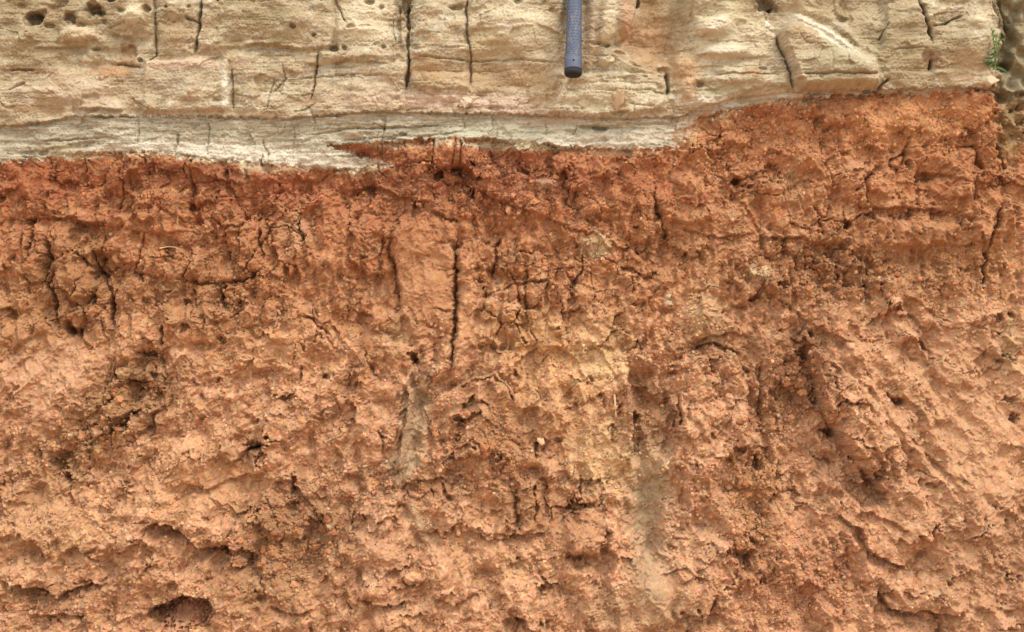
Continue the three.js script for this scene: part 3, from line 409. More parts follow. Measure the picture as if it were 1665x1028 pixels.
// further broken edges and lumps
for (const [p, a, b, c, d] of [
  [[[86, 742], [100, 728], [122, 742], [134, 770]], 4, 14, 7, 12], [[[150, 716], [178, 700], [204, 676], [238, 664]], 5, 16, 8, 12], [[[186, 630], [214, 618], [250, 620]], 4, 12, 6, 10], [[[120, 690], [160, 668], [190, 640]], 3, 14, 5, 12],
  [[[300, 780], [340, 792], [400, 770], [440, 766]], 3, 18, 5, 14], [[[440, 790], [470, 778], [492, 800], [540, 850]], 4, 16, 7, 14], [[[736, 700], [752, 680], [780, 668], [800, 690]], 4, 12, 7, 10], [[[742, 730], [770, 712], [790, 722]], 4, 10, 6, 9], [[[850, 660], [872, 672], [880, 700]], 3, 12, 5, 12],
  [[[880, 560], [912, 566], [940, 590], [950, 620]], 4, 20, 5, 14], [[[960, 560], [990, 590], [1010, 630]], 3, 16, 4, 12], [[[640, 796], [680, 780], [720, 776], [744, 790]], 3, 12, 6, 10], [[[800, 862], [850, 868], [890, 862]], 4, 16, 5, 12], [[[1130, 566], [1166, 556], [1210, 580]], 5, 22, 6, 12],
  [[[1214, 610], [1222, 680], [1214, 740], [1200, 790]], -4, 16, -6, 24], [[[1110, 560], [1150, 548], [1200, 540], [1230, 548]], 3, 14, 7, 12], [[[1460, 640], [1490, 660], [1510, 700]], 3, 18, 4, 14], [[[1500, 730], [1540, 770], [1560, 820]], 3, 22, 4, 16], [[[1580, 560], [1610, 580], [1640, 590]], 4, 16, 6, 12],
  [[[1390, 826], [1420, 836], [1450, 846], [1470, 870]], 3, 16, 5, 10], [[[1070, 930], [1110, 920], [1150, 940]], 3, 18, 4, 12], [[[1120, 1000], [1146, 996], [1160, 960]], 4, 12, 6, 9], [[[700, 960], [740, 976], [780, 960]], 3, 16, 4, 12], [[[440, 980], [480, 996], [520, 984]], 3, 14, 5, 10], [[[56, 1000], [110, 990], [170, 1004]], 3, 16, 5, 12],
  [[[470, 520], [500, 512], [540, 530], [560, 560]], 4, 20, 4, 12], [[[430, 380], [450, 420], [470, 440]], 3, 12, 5, 10], [[[560, 310], [600, 300], [650, 318], [700, 330]], 4, 14, 7, 12], [[[700, 292], [760, 300], [820, 330], [880, 350]], 4, 14, 7, 12], [[[880, 350], [930, 372], [970, 380], [1000, 420]], 4, 14, 6, 12], [[[1100, 370], [1150, 386], [1220, 380]], 4, 16, 6, 12], [[[1240, 390], [1300, 386], [1360, 400]], 4, 12, 7, 12], [[[1180, 300], [1210, 330], [1240, 390]], 3, 14, 5, 12], [[[1380, 330], [1420, 340], [1480, 338], [1540, 344]], 5, 14, 8, 10], [[[1500, 280], [1540, 282], [1580, 296]], 4, 12, 7, 9], [[[1260, 470], [1330, 460], [1420, 470]], -3, 14, -6, 18], [[[340, 250], [380, 280], [440, 296], [520, 292]], 3, 14, 4, 12],
  [[[20, 350], [60, 356], [110, 352], [150, 364]], 4, 16, 6, 12], [[[250, 380], [300, 376], [360, 384], [420, 370]], 3, 12, 4, 10], [[[330, 330], [400, 324], [440, 340]], 2, 12, 3, 10]]) step(p, a, b, c, d);
for (const [x, y, rx, ry, h, r] of [[820, 640, 34, 30, 8, 0.2], [780, 690, 24, 20, 7, 0], [850, 740, 36, 40, 7, 0.2], [720, 740, 20, 26, 6, 0], [900, 620, 34, 40, 6, 0], [950, 700, 36, 60, 7, 0.3], [990, 760, 24, 40, 6, 0], [1150, 620, 36, 50, 7, 0], [1160, 740, 34, 44, 6, 0], [1170, 830, 30, 30, 6, 0], [560, 600, 30, 26, 6, 0], [500, 640, 26, 30, 6, 0], [590, 700, 30, 40, 6, 0], [450, 620, 30, 22, 5, 0], [620, 840, 26, 40, 6, 0.3], [560, 800, 40, 20, 6, 0], [700, 820, 40, 14, 5, 0], [340, 740, 50, 26, 7, -0.3], [330, 850, 50, 20, 6, 0.2], [200, 870, 50, 30, 7, 0], [60, 800, 30, 20, -6, 0], [140, 590, 40, 26, 5, -0.6], [60, 680, 50, 26, 6, -0.6], [1400, 640, 40, 60, 6, 0.5], [1480, 800, 60, 40, 6, 0.6], [1540, 600, 50, 40, 5, 0.6], [1620, 760, 30, 60, -5, 0], [1440, 940, 50, 26, 6, 0.2], [540, 480, 40, 40, 6, 0], [570, 360, 40, 30, 6, 0], [480, 420, 26, 30, 6, 0], [1040, 520, 40, 26, 6, 0], [1150, 470, 40, 26, 5, 0], [1290, 540, 40, 20, -7, 0.6], [1420, 220, 40, 30, 5, 0], [1500, 210, 40, 24, 5, 0], [1180, 230, 40, 30, 6, 0.3], [1340, 210, 50, 26, 5, 0.3], [1310, 300, 40, 26, -6, 0.6], [1230, 300, 30, 20, 5, 0]]) bump(x, y, rx, ry, h * 0.8, r, 0.1);
// where the earth is crumbly, where it parts into small peds, where it is washed smooth
const add = (A, list) => { for (const [x, y, rx, ry, a, r] of list) ell(x, y, rx, ry, r || 0, (k, d) => { A[k] = Math.max(A[k], a * sm(1.2, 0.55, d + 0.4 * fbm(WU[k] / 40, WV[k] / 40 + 60, 3))); }, 1.7); };
for (let k = 0; k < NN; k++) if (!LAYER[k]) { const v = VS[k / NU | 0]; CRUMB[k] = 0.34 + 0.3 * fbm(WU[k] / 110, WV[k] / 110, 3); PED[k] = 0.25 * sm(640, 420, v) * sm(-0.3, 0.4, fbm(WU[k] / 130 + 70, WV[k] / 130, 3)); }
add(CRUMB, [[1300, 220, 180, 60, 0.9], [1540, 210, 90, 50, 0.7], [1180, 250, 70, 60, 0.9], [700, 168, 120, 14, 1], [850, 176, 80, 12, 0.9], [1100, 150, 50, 30, 0.9], [960, 180, 80, 20, 0.6], [1060, 70, 40, 50, 0.6], [1150, 172, 60, 12, 0.8], [1500, 145, 120, 8, 0.7], [420, 258, 140, 12, 0.7], [990, 236, 110, 10, 0.8], [150, 62, 90, 30, 0.5], [160, 690, 130, 60, 1, -0.65], [470, 880, 110, 90, 1], [1215, 800, 50, 150, 1, 0.1], [1280, 940, 120, 90, 0.9], [1290, 620, 60, 110, 1, 0.3], [1340, 440, 150, 60, 1], [800, 310, 200, 60, 0.9], [1000, 380, 130, 80, 0.7], [780, 740, 110, 80, 0.9], [640, 800, 110, 40, 0.8], [400, 480, 90, 70, 0.7], [1100, 580, 120, 60, 0.8], [1560, 460, 90, 60, 0.8], [760, 165, 160, 16, 0.9], [1050, 700, 50, 60, 0.8], [100, 980, 120, 40, 0.8], [470, 330, 80, 70, 0.7]]);
add(PED, [[120, 470, 110, 110, 0.75], [360, 420, 130, 120, 0.8], [840, 480, 110, 100, 0.95], [220, 620, 60, 60, 0.9], [180, 690, 60, 50, 0.9], [1350, 390, 120, 60, 0.8], [1540, 300, 100, 100, 0.6], [980, 440, 90, 60, 0.7], [870, 810, 70, 60, 0.8], [760, 250, 120, 40, 0.7], [250, 300, 200, 60, 0.45], [450, 400, 60, 90, 0.8], [1250, 290, 60, 50, 0.6], [1150, 420, 70, 60, 0.5]]);
add(SMOOTH, [[690, 450, 52, 90, 0.58], [676, 690, 22, 90, 0.5, 0.1], [1055, 810, 30, 110, 0.5], [1060, 960, 40, 60, 0.6], [680, 850, 16, 50, 0.5, -0.4], [760, 520, 22, 90, 0.6], [1580, 700, 110, 150, 0.5], [90, 600, 80, 60, 0.5], [1440, 880, 60, 50, 0.6], [380, 790, 80, 40, 0.5]]);
// colours of those places
for (const [x, y, rx, ry, c, a, r] of [[690, 450, 50, 90, col(184, 116, 66), 0.7], [674, 690, 24, 84, c_greysand, 0.8, 0.15], [655, 760, 24, 24, c_greysand, 0.6], [1052, 800, 34, 96, col(180, 144, 106), 0.85], [1056, 920, 30, 50, c_greysand, 0.7], [1040, 980, 90, 40, col(182, 134, 92), 0.6], [682, 850, 14, 40, c_greysand, 0.6, -0.4], [650, 545, 26, 30, col(192, 140, 92), 0.6], [1340, 440, 150, 56, c_umber, 0.6], [1290, 620, 46, 90, col(160, 98, 50), 0.6, 0.3], [480, 890, 100, 70, col(168, 108, 58), 0.6], [160, 690, 120, 50, col(168, 112, 58), 0.6, -0.65], [1280, 930, 120, 90, col(186, 112, 66), 0.7], [1560, 300, 90, 110, col(180, 104, 46), 0.7], [1560, 650, 130, 140, col(200, 138, 92), 0.6], [1600, 900, 100, 120, col(186, 126, 84), 0.6], [420, 560, 100, 50, col(206, 138, 84), 0.6], [330, 770, 100, 60, col(216, 148, 92), 0.6], [70, 600, 70, 50, col(204, 142, 100), 0.7], [100, 870, 110, 50, col(198, 138, 88), 0.6], [900, 620, 80, 80, col(222, 154, 92), 0.6], [980, 740, 60, 60, c_pale2, 0.6], [980, 580, 46, 50, col(224, 176, 118), 0.6], [970, 400, 26, 20, col(214, 178, 132), 0.6], [890, 300, 20, 12, col(206, 176, 136), 0.6], [810, 300, 40, 26, col(190, 122, 82), 0.5], [1145, 515, 36, 44, col(212, 164, 116), 0.6], [1380, 265, 26, 22, col(206, 150, 106), 0.7], [1235, 445, 20, 14, col(214, 174, 128), 0.7], [1290, 300, 26, 40, col(186, 134, 84), 0.5], [1160, 235, 60, 50, col(206, 132, 74), 0.75], [1480, 200, 100, 40, col(210, 136, 74), 0.8], [1330, 215, 110, 46, col(206, 130, 72), 0.8], [1250, 230, 60, 40, col(196, 118, 64), 0.6], [1580, 190, 50, 36, col(206, 132, 72), 0.7], [1400, 280, 80, 40, col(200, 124, 68), 0.6], [960, 260, 60, 18, col(200, 120, 66), 0.6], [820, 256, 60, 18, col(186, 108, 60), 0.5], [560, 330, 50, 40, col(200, 118, 64), 0.5], [620, 880, 44, 60, col(206, 142, 100), 0.6], [620, 250, 40, 12, c_deep, 0.7], [640, 300, 80, 30, c_deep, 0.6], [60, 290, 70, 26, c_rust, 0.6], [300, 285, 130, 26, c_deep, 0.5], [470, 300, 60, 30, c_rust, 0.6], [110, 440, 60, 60, col(168, 104, 50), 0.7], [40, 520, 40, 60, col(172, 110, 52), 0.6], [140, 368, 24, 9, c_deep, 0.7], [1120, 880, 60, 50, col(212, 150, 108), 0.5], [800, 900, 80, 40, col(212, 148, 98), 0.5], [310, 992, 40, 20, col(150, 78, 34), 0.6], [80, 790, 60, 40, col(176, 116, 62), 0.5], [480, 380, 30, 26, col(206, 150, 106), 0.5], [840, 540, 70, 40, col(204, 142, 80), 0.5], [205, 606, 12, 14, col(192, 160, 112), 0.7],
  [320, 480, 110, 60, col(166, 102, 50), 0.7], [120, 470, 80, 90, col(162, 100, 48), 0.6], [820, 700, 80, 70, col(172, 108, 56), 0.7], [860, 820, 50, 50, col(172, 108, 56), 0.7], [930, 850, 50, 50, col(170, 104, 54), 0.6], [1225, 820, 40, 100, col(174, 110, 54), 0.7], [1190, 560, 80, 34, col(160, 98, 48), 0.7], [860, 295, 150, 36, col(166, 88, 46), 0.6], [210, 640, 60, 60, col(160, 102, 52), 0.7], [480, 850, 100, 70, col(160, 100, 54), 0.6], [1300, 610, 50, 90, col(154, 92, 46), 0.7, 0.3], [1540, 420, 100, 60, col(172, 108, 54), 0.6], [1420, 380, 80, 30, col(170, 100, 48), 0.6], [700, 800, 60, 24, col(170, 106, 56), 0.6], [400, 420, 60, 50, col(174, 104, 50), 0.6], [640, 340, 60, 50, col(176, 100, 50), 0.6], [1050, 680, 34, 50, col(164, 106, 60), 0.7], [380, 740, 40, 16, col(160, 100, 54), 0.6], [90, 960, 90, 20, col(168, 110, 60), 0.6], [1100, 400, 70, 60, col(180, 112, 58), 0.6], [440, 960, 80, 40, col(170, 112, 62), 0.6], [1000, 540, 30, 30, col(176, 112, 60), 0.6], [1640, 560, 20, 50, col(190, 146, 98), 0.5], [1636, 420, 18, 70, col(196, 128, 70), 0.6]])
  stain(x, y, rx, ry, c, a * 0.9, r || 0);

// hairline joints scattered through both beds
for (let i = 0; i < 200; i++) {
  let u = rnd() * 1700 - 20, v = 150 + rnd() * 700; 
  const up = rnd() < 0.6, p = [[u, v]], n = 2 + rnd() * 4 | 0; let a = (up ? Math.PI / 2 : 0) + (rnd() - 0.5) * 0.9;
  for (let q = 0; q < n; q++) { u += Math.cos(a) * (6 + rnd() * 10); v += Math.sin(a) * (6 + rnd() * 10); a += (rnd() - 0.5) * 1.1; p.push([u, v]); }
  crack(p, 0.8 + rnd() * 0.5, 2 + rnd() * 4.5);
}

// ------------------------------------------------------------------ fine relief: peds, crumbs, grain
const pedId = new Map();
for (let k = 0; k < NN; k++) {
  const u = WU[k], v = WV[k], lay = LAYER[k];
  if (lay === 0) {
    const s = 1 - SMOOTH[k], p = PED[k] * s;
    if (p > 0.1) {
      worley(u / 44, v / 52, 3); const t = hash(W.i, W.j, 31) - 0.5, tx = hash(W.i, W.j, 32) - 0.5, ty = hash(W.i, W.j, 33) - 0.5, e = W.f2 - W.f1, gate = sm(0.2, 0.6, hash(W.i, W.j, 40));
      H[k] += p * (0.02 * t + 0.026 * tx * W.dx + 0.03 * ty * W.dy) * sm(0, 0.12, e) - p * gate * 0.014 * sm(0.07, 0.0, e);
      if (p > 0.5 && !ID[k] && US[k % NU] > -10 && US[k % NU] < 1680) { const key = W.i * 1000 + W.j; let id = pedId.get(key); if (!id) { id = pieces.push({ name: SB, layer: 0 }) - 1; pedId.set(key, id); } ID[k] = id; }
      worley(u / 19 + 3, v / 22, 5); H[k] += p * (0.006 * (hash(W.i, W.j, 51) - 0.5) + 0.008 * (hash(W.i, W.j, 52) - 0.5) * W.dx + 0.010 * (hash(W.i, W.j, 53) - 0.5) * W.dy);
    }
    const fa = (u - 832) / (v + 520) * 1100 + 8 * N2(u / 60, v / 60), fan = sm(470, 620, v) * (0.026 * (0.35 - Math.abs(N2(fa / 92 + 7, v / 330))) + 0.013 * (0.35 - Math.abs(N2b(fa / 40 + 3, v / 170))));   // rills and ridges spread down the slope
    const c = clamp(CRUMB[k]) * s, md = sm(-0.35, 0.35, fbm(u / 95 + 21, v / 110 + 5, 3)), fl = sm(250, 330, v) * sm(640, 480, v), dg = sm(480, 640, v) * sm(1150, 1350, u);
    worley(u / 24, v / 21, 11); let f = 0.0095 * (0.45 - W.f1) + 0.009 * (hash(W.i, W.j, 61) - 0.5);
    const fine = 0.25 + 0.75 * sm(-0.25, 0.3, fbm(u / 70 + 80, v / 64 - 12, 3)); worley(u / 11.5, v / 10.5, 13); f += fine * 0.006 * (0.45 - W.f1) + fine * 0.0055 * (hash(W.i, W.j, 62) - 0.5);
    const tone = 1 + c * 0.26 * (hash(W.i, W.j, 63) - 0.5);
    worley(u / 6.2, v / 5.8, 17); f += fine * 0.0022 * (0.45 - W.f1) + fine * 0.0012 * (hash(W.i, W.j, 64) - 0.5);
    H[k] += c * f + (0.25 + 0.75 * s) * (0.02 * fbm(u / 80, v / 70, 2) + fan +  fl * 0.016 * (0.3 - Math.abs(N2(u / 34 + 60, v / 150))) + dg * 0.006 * (0.3 - Math.abs(N2((u * 0.8 + v * 0.55) / 130, (v * 0.8 - u * 0.6) / 38))) + md * (0.012 * (0.35 - Math.abs(N2b(u / 50 + 3, v / 60))) + 0.007 * (0.3 - Math.abs(N2(u / 19, v / 23 + 8)))) + (0.0012 + 0.0016 * md) * N2b(u / 9, v / 8) + 0.0011 * N2(u / 4, v / 4) + 0.0006 * (hash(k, 1, 1) - 0.5));
    { const bu = u + 9 * N2(u / 38, v / 38 + 5) + 5 * N2b(u / 15, v / 15), bv = v + 9 * N2(u / 38 + 15, v / 38) + 5 * N2b(u / 15 + 60, v / 15);   // lumps and slipped flakes a hand or so across
      worley(bu / 84, bv / 72, 41); const a1 = s * sm(-0.3, 0.3, fbm(u / 150 + 33, v / 150, 2));
      H[k] += 1.6 * a1 * (0.017 * (hash(W.i, W.j, 81) - 0.5) + 0.03 * (hash(W.i, W.j, 82) - 0.5) * W.dx + 0.034 * (hash(W.i, W.j, 83) - 0.5) * W.dy) * sm(0, 0.06, W.f2 - W.f1);
      worley(bu / 37, bv / 41, 43); const a2 = s * sm(-0.1, 0.4, fbm(u / 90 - 33, v / 90, 3));
      H[k] += 1.5 * a2 * (0.012 * (hash(W.i, W.j, 84) - 0.5) + 0.018 * (hash(W.i, W.j, 85) - 0.5) * W.dx + 0.022 * (hash(W.i, W.j, 86) - 0.5) * W.dy) * sm(0, 0.07, W.f2 - W.f1); }
    const hole = sm(0.5, 0.85, N2(u / 6.5 + 90, v / 5.2) * 0.8 + N2b(u / 2.9, v / 2.7 + 60) * 0.35 + 0.25 * N2(u / 40 + 5, v / 40)) * s; H[k] -= 0.0045 * fine * hole;
    CR[k] *= tone; CG[k] *= tone; CB[k] *= tone;
    const g = 1 + 0.16 * (hash(k, 3, 2) - 0.5), L = 0.34 * CR[k] + 0.56 * CG[k] + 0.1 * CB[k], q = 0.23 + 0.12 * N2b(u / 12, v / 12) + 0.1 * N2(u / 5, v / 5), y2 = 1 + 0.09 * N2b(u / 7 + 50, v / 7) + 0.07 * N2(u / 19, v / 19);
    CR[k] = mix(CR[k], L, q) * g; CG[k] = mix(CG[k], L, q * 0.7) * 1.09 * y2 * g; CB[k] = mix(CB[k], L, q * 0.75) * 1.04 * g;
  } else {
    const c = clamp(CRUMB[k]);
    if (c > 0.05) { worley(u / 15, v / 12, 11); H[k] += c * (0.007 * (0.45 - W.f1) + 0.005 * (hash(W.i, W.j, 61) - 0.5)); }
    worley(u / 46, v / 26, 23); H[k] += sm(-0.1, 0.35, N2(u / 80, v / 60 + 44)) * (0.006 * (hash(W.i, W.j, 71) - 0.5) + 0.010 * (hash(W.i, W.j, 72) - 0.5) * W.dx + 0.006 * (hash(W.i, W.j, 73) - 0.5) * W.dy);
    worley(u / 13, v / 7.5, 29); H[k] += sm(0, 0.4, N2(u / 55 + 9, v / 35 + 14)) * (0.0038 * (hash(W.i, W.j, 74) - 0.5) + 0.0015 * (0.4 - W.f1));
    const hole = sm(0.62, 0.9, N2(u / 7 + 90, v / 5) * 0.8 + N2b(u / 3, v / 2.7 + 60) * 0.35 + 0.2 * N2(u / 50 + 5, v / 40)); H[k] -= 0.0014 * hole;
    H[k] += 0.0030 * fbm(u / 34, v / 26, 4) + 0.0010 * N2(u / 5, v / 4.4) + 0.0004 * (hash(k, 1, 1) - 0.5);
    const g = 0.86 + 0.1 * (hash(k, 3, 2) - 0.5), L = 0.34 * CR[k] + 0.56 * CG[k] + 0.1 * CB[k], q = 0.13; CR[k] = mix(CR[k], L, q) * g; CG[k] = mix(CG[k], L, q) * g * 1.05; CB[k] = mix(CB[k], L, q) * g * 1.18;
  }
}

// ------------------------------------------------------------------ grid -> meshes
const P = new Float32Array(NN * 3), NRM = new Float32Array(NN * 3);
for (let j = 0; j < NV; j++) for (let i = 0; i < NU; i++) {
  const k = j * NU + i, s = (US[i] - 832.5) * MM, t = (514 - VS[j]) * MM, h = H[k];
  P[k * 3] = ORIGIN.x + s; P[k * 3 + 1] = ORIGIN.y + AT.y * t + AN.y * h; P[k * 3 + 2] = ORIGIN.z + AT.z * t + AN.z * h;
}
for (let j = 0; j < NV; j++) for (let i = 0; i < NU; i++) {
  const k = j * NU + i, a = (i ? k - 1 : k) * 3, b = (i < NU - 1 ? k + 1 : k) * 3, c = (j ? k - NU : k) * 3, d = (j < NV - 1 ? k + NU : k) * 3;
  const ex = P[b] - P[a], ey = P[b + 1] - P[a + 1], ez = P[b + 2] - P[a + 2], fx = P[c] - P[d], fy = P[c + 1] - P[d + 1], fz = P[c + 2] - P[d + 2];
  let x = ey * fz - ez * fy, y = ez * fx - ex * fz, z = ex * fy - ey * fx; const l = Math.hypot(x, y, z) || 1;
  NRM[k * 3] = x / l; NRM[k * 3 + 1] = y / l; NRM[k * 3 + 2] = z / l;
}
function grainMap(size, f) { const d = new Uint8Array(size * size * 4); for (let y = 0; y < size; y++) for (let x = 0; x < size; x++) { const a = x / size * 2 * Math.PI, b = y / size * 2 * Math.PI; let s = 0, w = 0.5; for (let o = 0, q = f; o < 3; o++, q *= 2.1, w *= 0.6) s += w * N3(Math.cos(a) * q + 3 * Math.cos(b) * q, Math.sin(a) * q + Math.sin(b) * 3 * q, Math.sin(b) * q * 2 + o * 9); const g = clamp(128 + 150 * s + 40 * (rnd() - 0.5), 0, 255), o = (y * size + x) * 4; d[o] = d[o + 1] = d[o + 2] = g; d[o + 3] = 255; } const t = new THREE.DataTexture(d, size, size); t.wrapS = t.wrapT = THREE.RepeatWrapping; t.magFilter = THREE.LinearFilter; t.needsUpdate = true; return t; }
const grain = grainMap(512, 14); grain.repeat.set(3.3, 3.3);
const mEarth = new THREE.MeshStandardMaterial({ vertexColors: true, roughness: 0.96, bumpMap: grain, bumpScale: 0.0016 });
const mSand = new THREE.MeshStandardMaterial({ vertexColors: true, roughness: 0.93, bumpMap: grain, bumpScale: 0.0008 });
// sort the faces by piece
const layerNames = ['red_earth_bank', 'pale_silt_band', 'sandstone_bed'];
const buckets = new Map();
for (let j = 0; j < NV - 1; j++) for (let i = 0; i < NU - 1; i++) {
  const k = j * NU + i, id = ID[k], lay = LAYER[k], pc = id && pieces[id].layer === lay ? id : 0, key = pc ? pc + 10 : lay;
  let b = buckets.get(key); if (!b) buckets.set(key, b = []); b.push(k);
}
for (const [key, b] of [...buckets]) if (key >= 10 && b.length < 60) { const l = pieces[key - 10].layer; for (const k of b) buckets.get(l).push(k); buckets.delete(key); }
const remap = new Int32Array(NN).fill(-1);
function gridMesh(cells, name, mat) {
  const used = []; const idx = new Uint32Array(cells.length * 6); let q = 0;
  const vtx = k => { if (remap[k] < 0) { remap[k] = used.length; used.push(k); } return remap[k]; };
  for (const k of cells) { const a = vtx(k), b = vtx(k + 1), c = vtx(k + NU), d = vtx(k + NU + 1); idx[q++] = a; idx[q++] = c; idx[q++] = b; idx[q++] = b; idx[q++] = c; idx[q++] = d; }
  const n = used.length, p = new Float32Array(n * 3), nn = new Float32Array(n * 3), cc = new Float32Array(n * 3), uv = new Float32Array(n * 2);
  used.forEach((k, m) => {
    for (let z = 0; z < 3; z++) { p[m * 3 + z] = P[k * 3 + z]; nn[m * 3 + z] = NRM[k * 3 + z]; }
    cc[m * 3] = CR[k]; cc[m * 3 + 1] = CG[k]; cc[m * 3 + 2] = CB[k];
    uv[m * 2] = (US[k % NU]) * MM; uv[m * 2 + 1] = -VS[k / NU | 0] * MM; remap[k] = -1;
  });
  const g = new THREE.BufferGeometry();
  g.setAttribute('position', new THREE.BufferAttribute(p, 3)); g.setAttribute('normal', new THREE.BufferAttribute(nn, 3)); g.setAttribute('color', new THREE.BufferAttribute(cc, 3)); g.setAttribute('uv', new THREE.BufferAttribute(uv, 2));
  g.setIndex(new THREE.BufferAttribute(idx, 1));
  const m = new THREE.Mesh(g, mat); m.name = name; m.castShadow = m.receiveShadow = true; return m;
}
const layers = [0, 1, 2].map(l => {
  const m = gridMesh(buckets.get(l), layerNames[l], l ? mSand : mEarth); m.userData.kind = 'structure'; scene.add(m); return m;
});
layers[0].userData.label = 'cracked crumbling red earth bank below the pale beds';
layers[1].userData.label = 'thin whitish laminated silt band resting on the red earth';
layers[2].userData.label = 'pale tan jointed sandstone bed along the top of the bank';
for (const [key, b] of buckets) if (key >= 10) { const pc = pieces[key - 10]; layers[pc.layer].add(gridMesh(b, numbered(pc.name), pc.layer ? mSand : mEarth)); }
console.log('grid', NU, NV, 'pieces', buckets.size - 3);

// ground at the foot of the bank
{
  const g = new THREE.PlaneGeometry(90, 90, 60, 60); g.rotateX(-Math.PI / 2);
  const p = g.attributes.position; for (let i = 0; i < p.count; i++) p.setY(i, -0.1 + 0.03 * N2(p.getX(i) / 5, p.getZ(i) / 5));
  g.computeVertexNormals(); g.translate(0, 0, 44.6);
  const m = new THREE.Mesh(g, new THREE.MeshStandardMaterial({ color: new THREE.Color().setRGB(0.34, 0.18, 0.085), roughness: 0.97 }));
  m.name = 'ground'; m.userData = { kind: 'structure', label: 'bare reddish ground at the foot of the bank' }; m.receiveShadow = true; scene.add(m);
}

// ------------------------------------------------------------------ things on the bank
const surf = (u, v) => { const i = clamp(lower(US, u), 0, NU - 1), j = clamp(lower(VS, v), 0, NV - 1), k = j * NU + i; return { k, h: H[k], n: new THREE.Vector3(NRM[k * 3], NRM[k * 3 + 1], NRM[k * 3 + 2]), c: [CR[k], CG[k], CB[k]] }; };
const on = (u, v, lift = 0) => world(u, v, surf(u, v).h + lift);
function tag(o, label, category, group) { o.userData.label = label; o.userData.category = category; if (group) o.userData.group = group; return o; }
const shade = o => { o.traverse(m => { if (m.isMesh) m.castShadow = m.receiveShadow = true; }); return o; };
const std = (r, g, b, rough = 0.9, extra = {}) => new THREE.MeshStandardMaterial({ color: new THREE.Color().setRGB(...col(r, g, b)), roughness: rough, ...extra });

// lumps: angular, uneven
function lump(sd, detail = 2, rough = 0.28, cut = 4) {
  const g = mergeVertices(new THREE.IcosahedronGeometry(1, detail).deleteAttribute('normal').deleteAttribute('uv')), p = g.attributes.position, v = new THREE.Vector3(), planes = [];
  for (let i = 0; i < cut; i++) planes.push([new THREE.Vector3(hash(sd, i, 1) - 0.5, hash(sd, i, 2) - 0.5, hash(sd, i, 3) - 0.5).normalize(), 0.55 + 0.3 * hash(sd, i, 4)]);
  for (let i = 0; i < p.count; i++) {
    v.fromBufferAttribute(p, i); const n = 1 + rough * N3(v.x * 1.3 + sd, v.y * 1.3, v.z * 1.3) + rough * 0.45 * N3(v.x * 3.3 + sd, v.y * 3.3, v.z * 3.3) + rough * 0.2 * N3(v.x * 7 + sd, v.y * 7, v.z * 7); v.multiplyScalar(n);
    for (const [q, d] of planes) { const e = v.dot(q) - d; if (e > 0) v.addScaledVector(q, -e * 0.9); }
    p.setXYZ(i, v.x, v.y, v.z);
  }
  const c = toCreasedNormals(g, 0.6); const uv = new Float32Array(c.attributes.position.count * 2); for (let i = 0; i < uv.length / 2; i++) { uv[i * 2] = c.attributes.position.getX(i) * 0.02; uv[i * 2 + 1] = c.attributes.position.getY(i) * 0.02; } c.setAttribute('uv', new THREE.BufferAttribute(uv, 2)); return c;
}
const lumps = Array.from({ length: 7 }, (_, i) => lump(i + 1, 3, 0.42, 7));
const clodMats = [[188, 130, 86], [174, 114, 72], [202, 146, 104], [164, 106, 68], [198, 150, 110]].map(c => std(...c, 0.96, { bumpMap: grain, bumpScale: 0.001 }));
function clod(name, u, v, ru, rv, rn, mat, label, cat, group, sink = 0.35, vi = -1) {
  const m = new THREE.Mesh(lumps[vi >= 0 ? vi : rnd() * lumps.length | 0], mat), s = surf(u, v);
  m.name = numbered(name); m.position.copy(world(u, v, s.h + rn * MM * (1 - 2 * sink) * 0.6));
  m.scale.set(ru * MM, rv * MM, rn * MM); m.rotation.set((rnd() - 0.5) * 0.7, (rnd() - 0.5) * 0.7, (rnd() - 0.5) * 1.2);
  tag(m, label, cat, group); shade(m); scene.add(m); return m;
}
const zones = [
  [1215, 780, 36, 140, 0.1, 46, 'brown soil clod in the crumbling strip right of the grey sand runnel', 'clods in the crumbling strip'],
  [180, 680, 90, 34, -0.65, 26, 'angular soil clod in the dark diagonal break on the left slope', 'clods in the left diagonal break'],
  [470, 880, 90, 70, 0.2, 34, 'small soil clod in the crumbly hollow of the lower left slope', 'clods in the lower left hollow'],
  [1285, 630, 34, 80, 0.3, 26, 'soil clod lying in the gully under the long right hand crust', 'clods in the right gully'],
  [1340, 440, 130, 44, 0.05, 34, 'dark brown crumb of soil in the broken ledge on the right', 'clods on the right ledge'],
  [770, 730, 80, 60, 0.2, 26, 'soil clod on the hump below the smooth panel', 'clods on the central hump'],
  [800, 305, 150, 40, 0, 26, 'reddish soil crumb in the broken zone under the pale band', 'clods under the pale band'],
];
for (const [cx, cy, rx, ry, rot, n, label, group] of zones) for (let i = 0; i < n; i++) {
  const a = rnd() * 6.283, q = Math.sqrt(rnd()), x = q * Math.cos(a) * rx, y = q * Math.sin(a) * ry, u = cx + x * Math.cos(rot) - y * Math.sin(rot), v = cy + x * Math.sin(rot) + y * Math.cos(rot), r = 4.2 + 4.5 * rnd() * rnd();
  clod('soil_clod', u, v, r * (0.8 + 0.5 * rnd()), r * (0.7 + 0.4 * rnd()), r * 0.85, clodMats[rnd() * 4 | 0], label, 'clod', group);
}
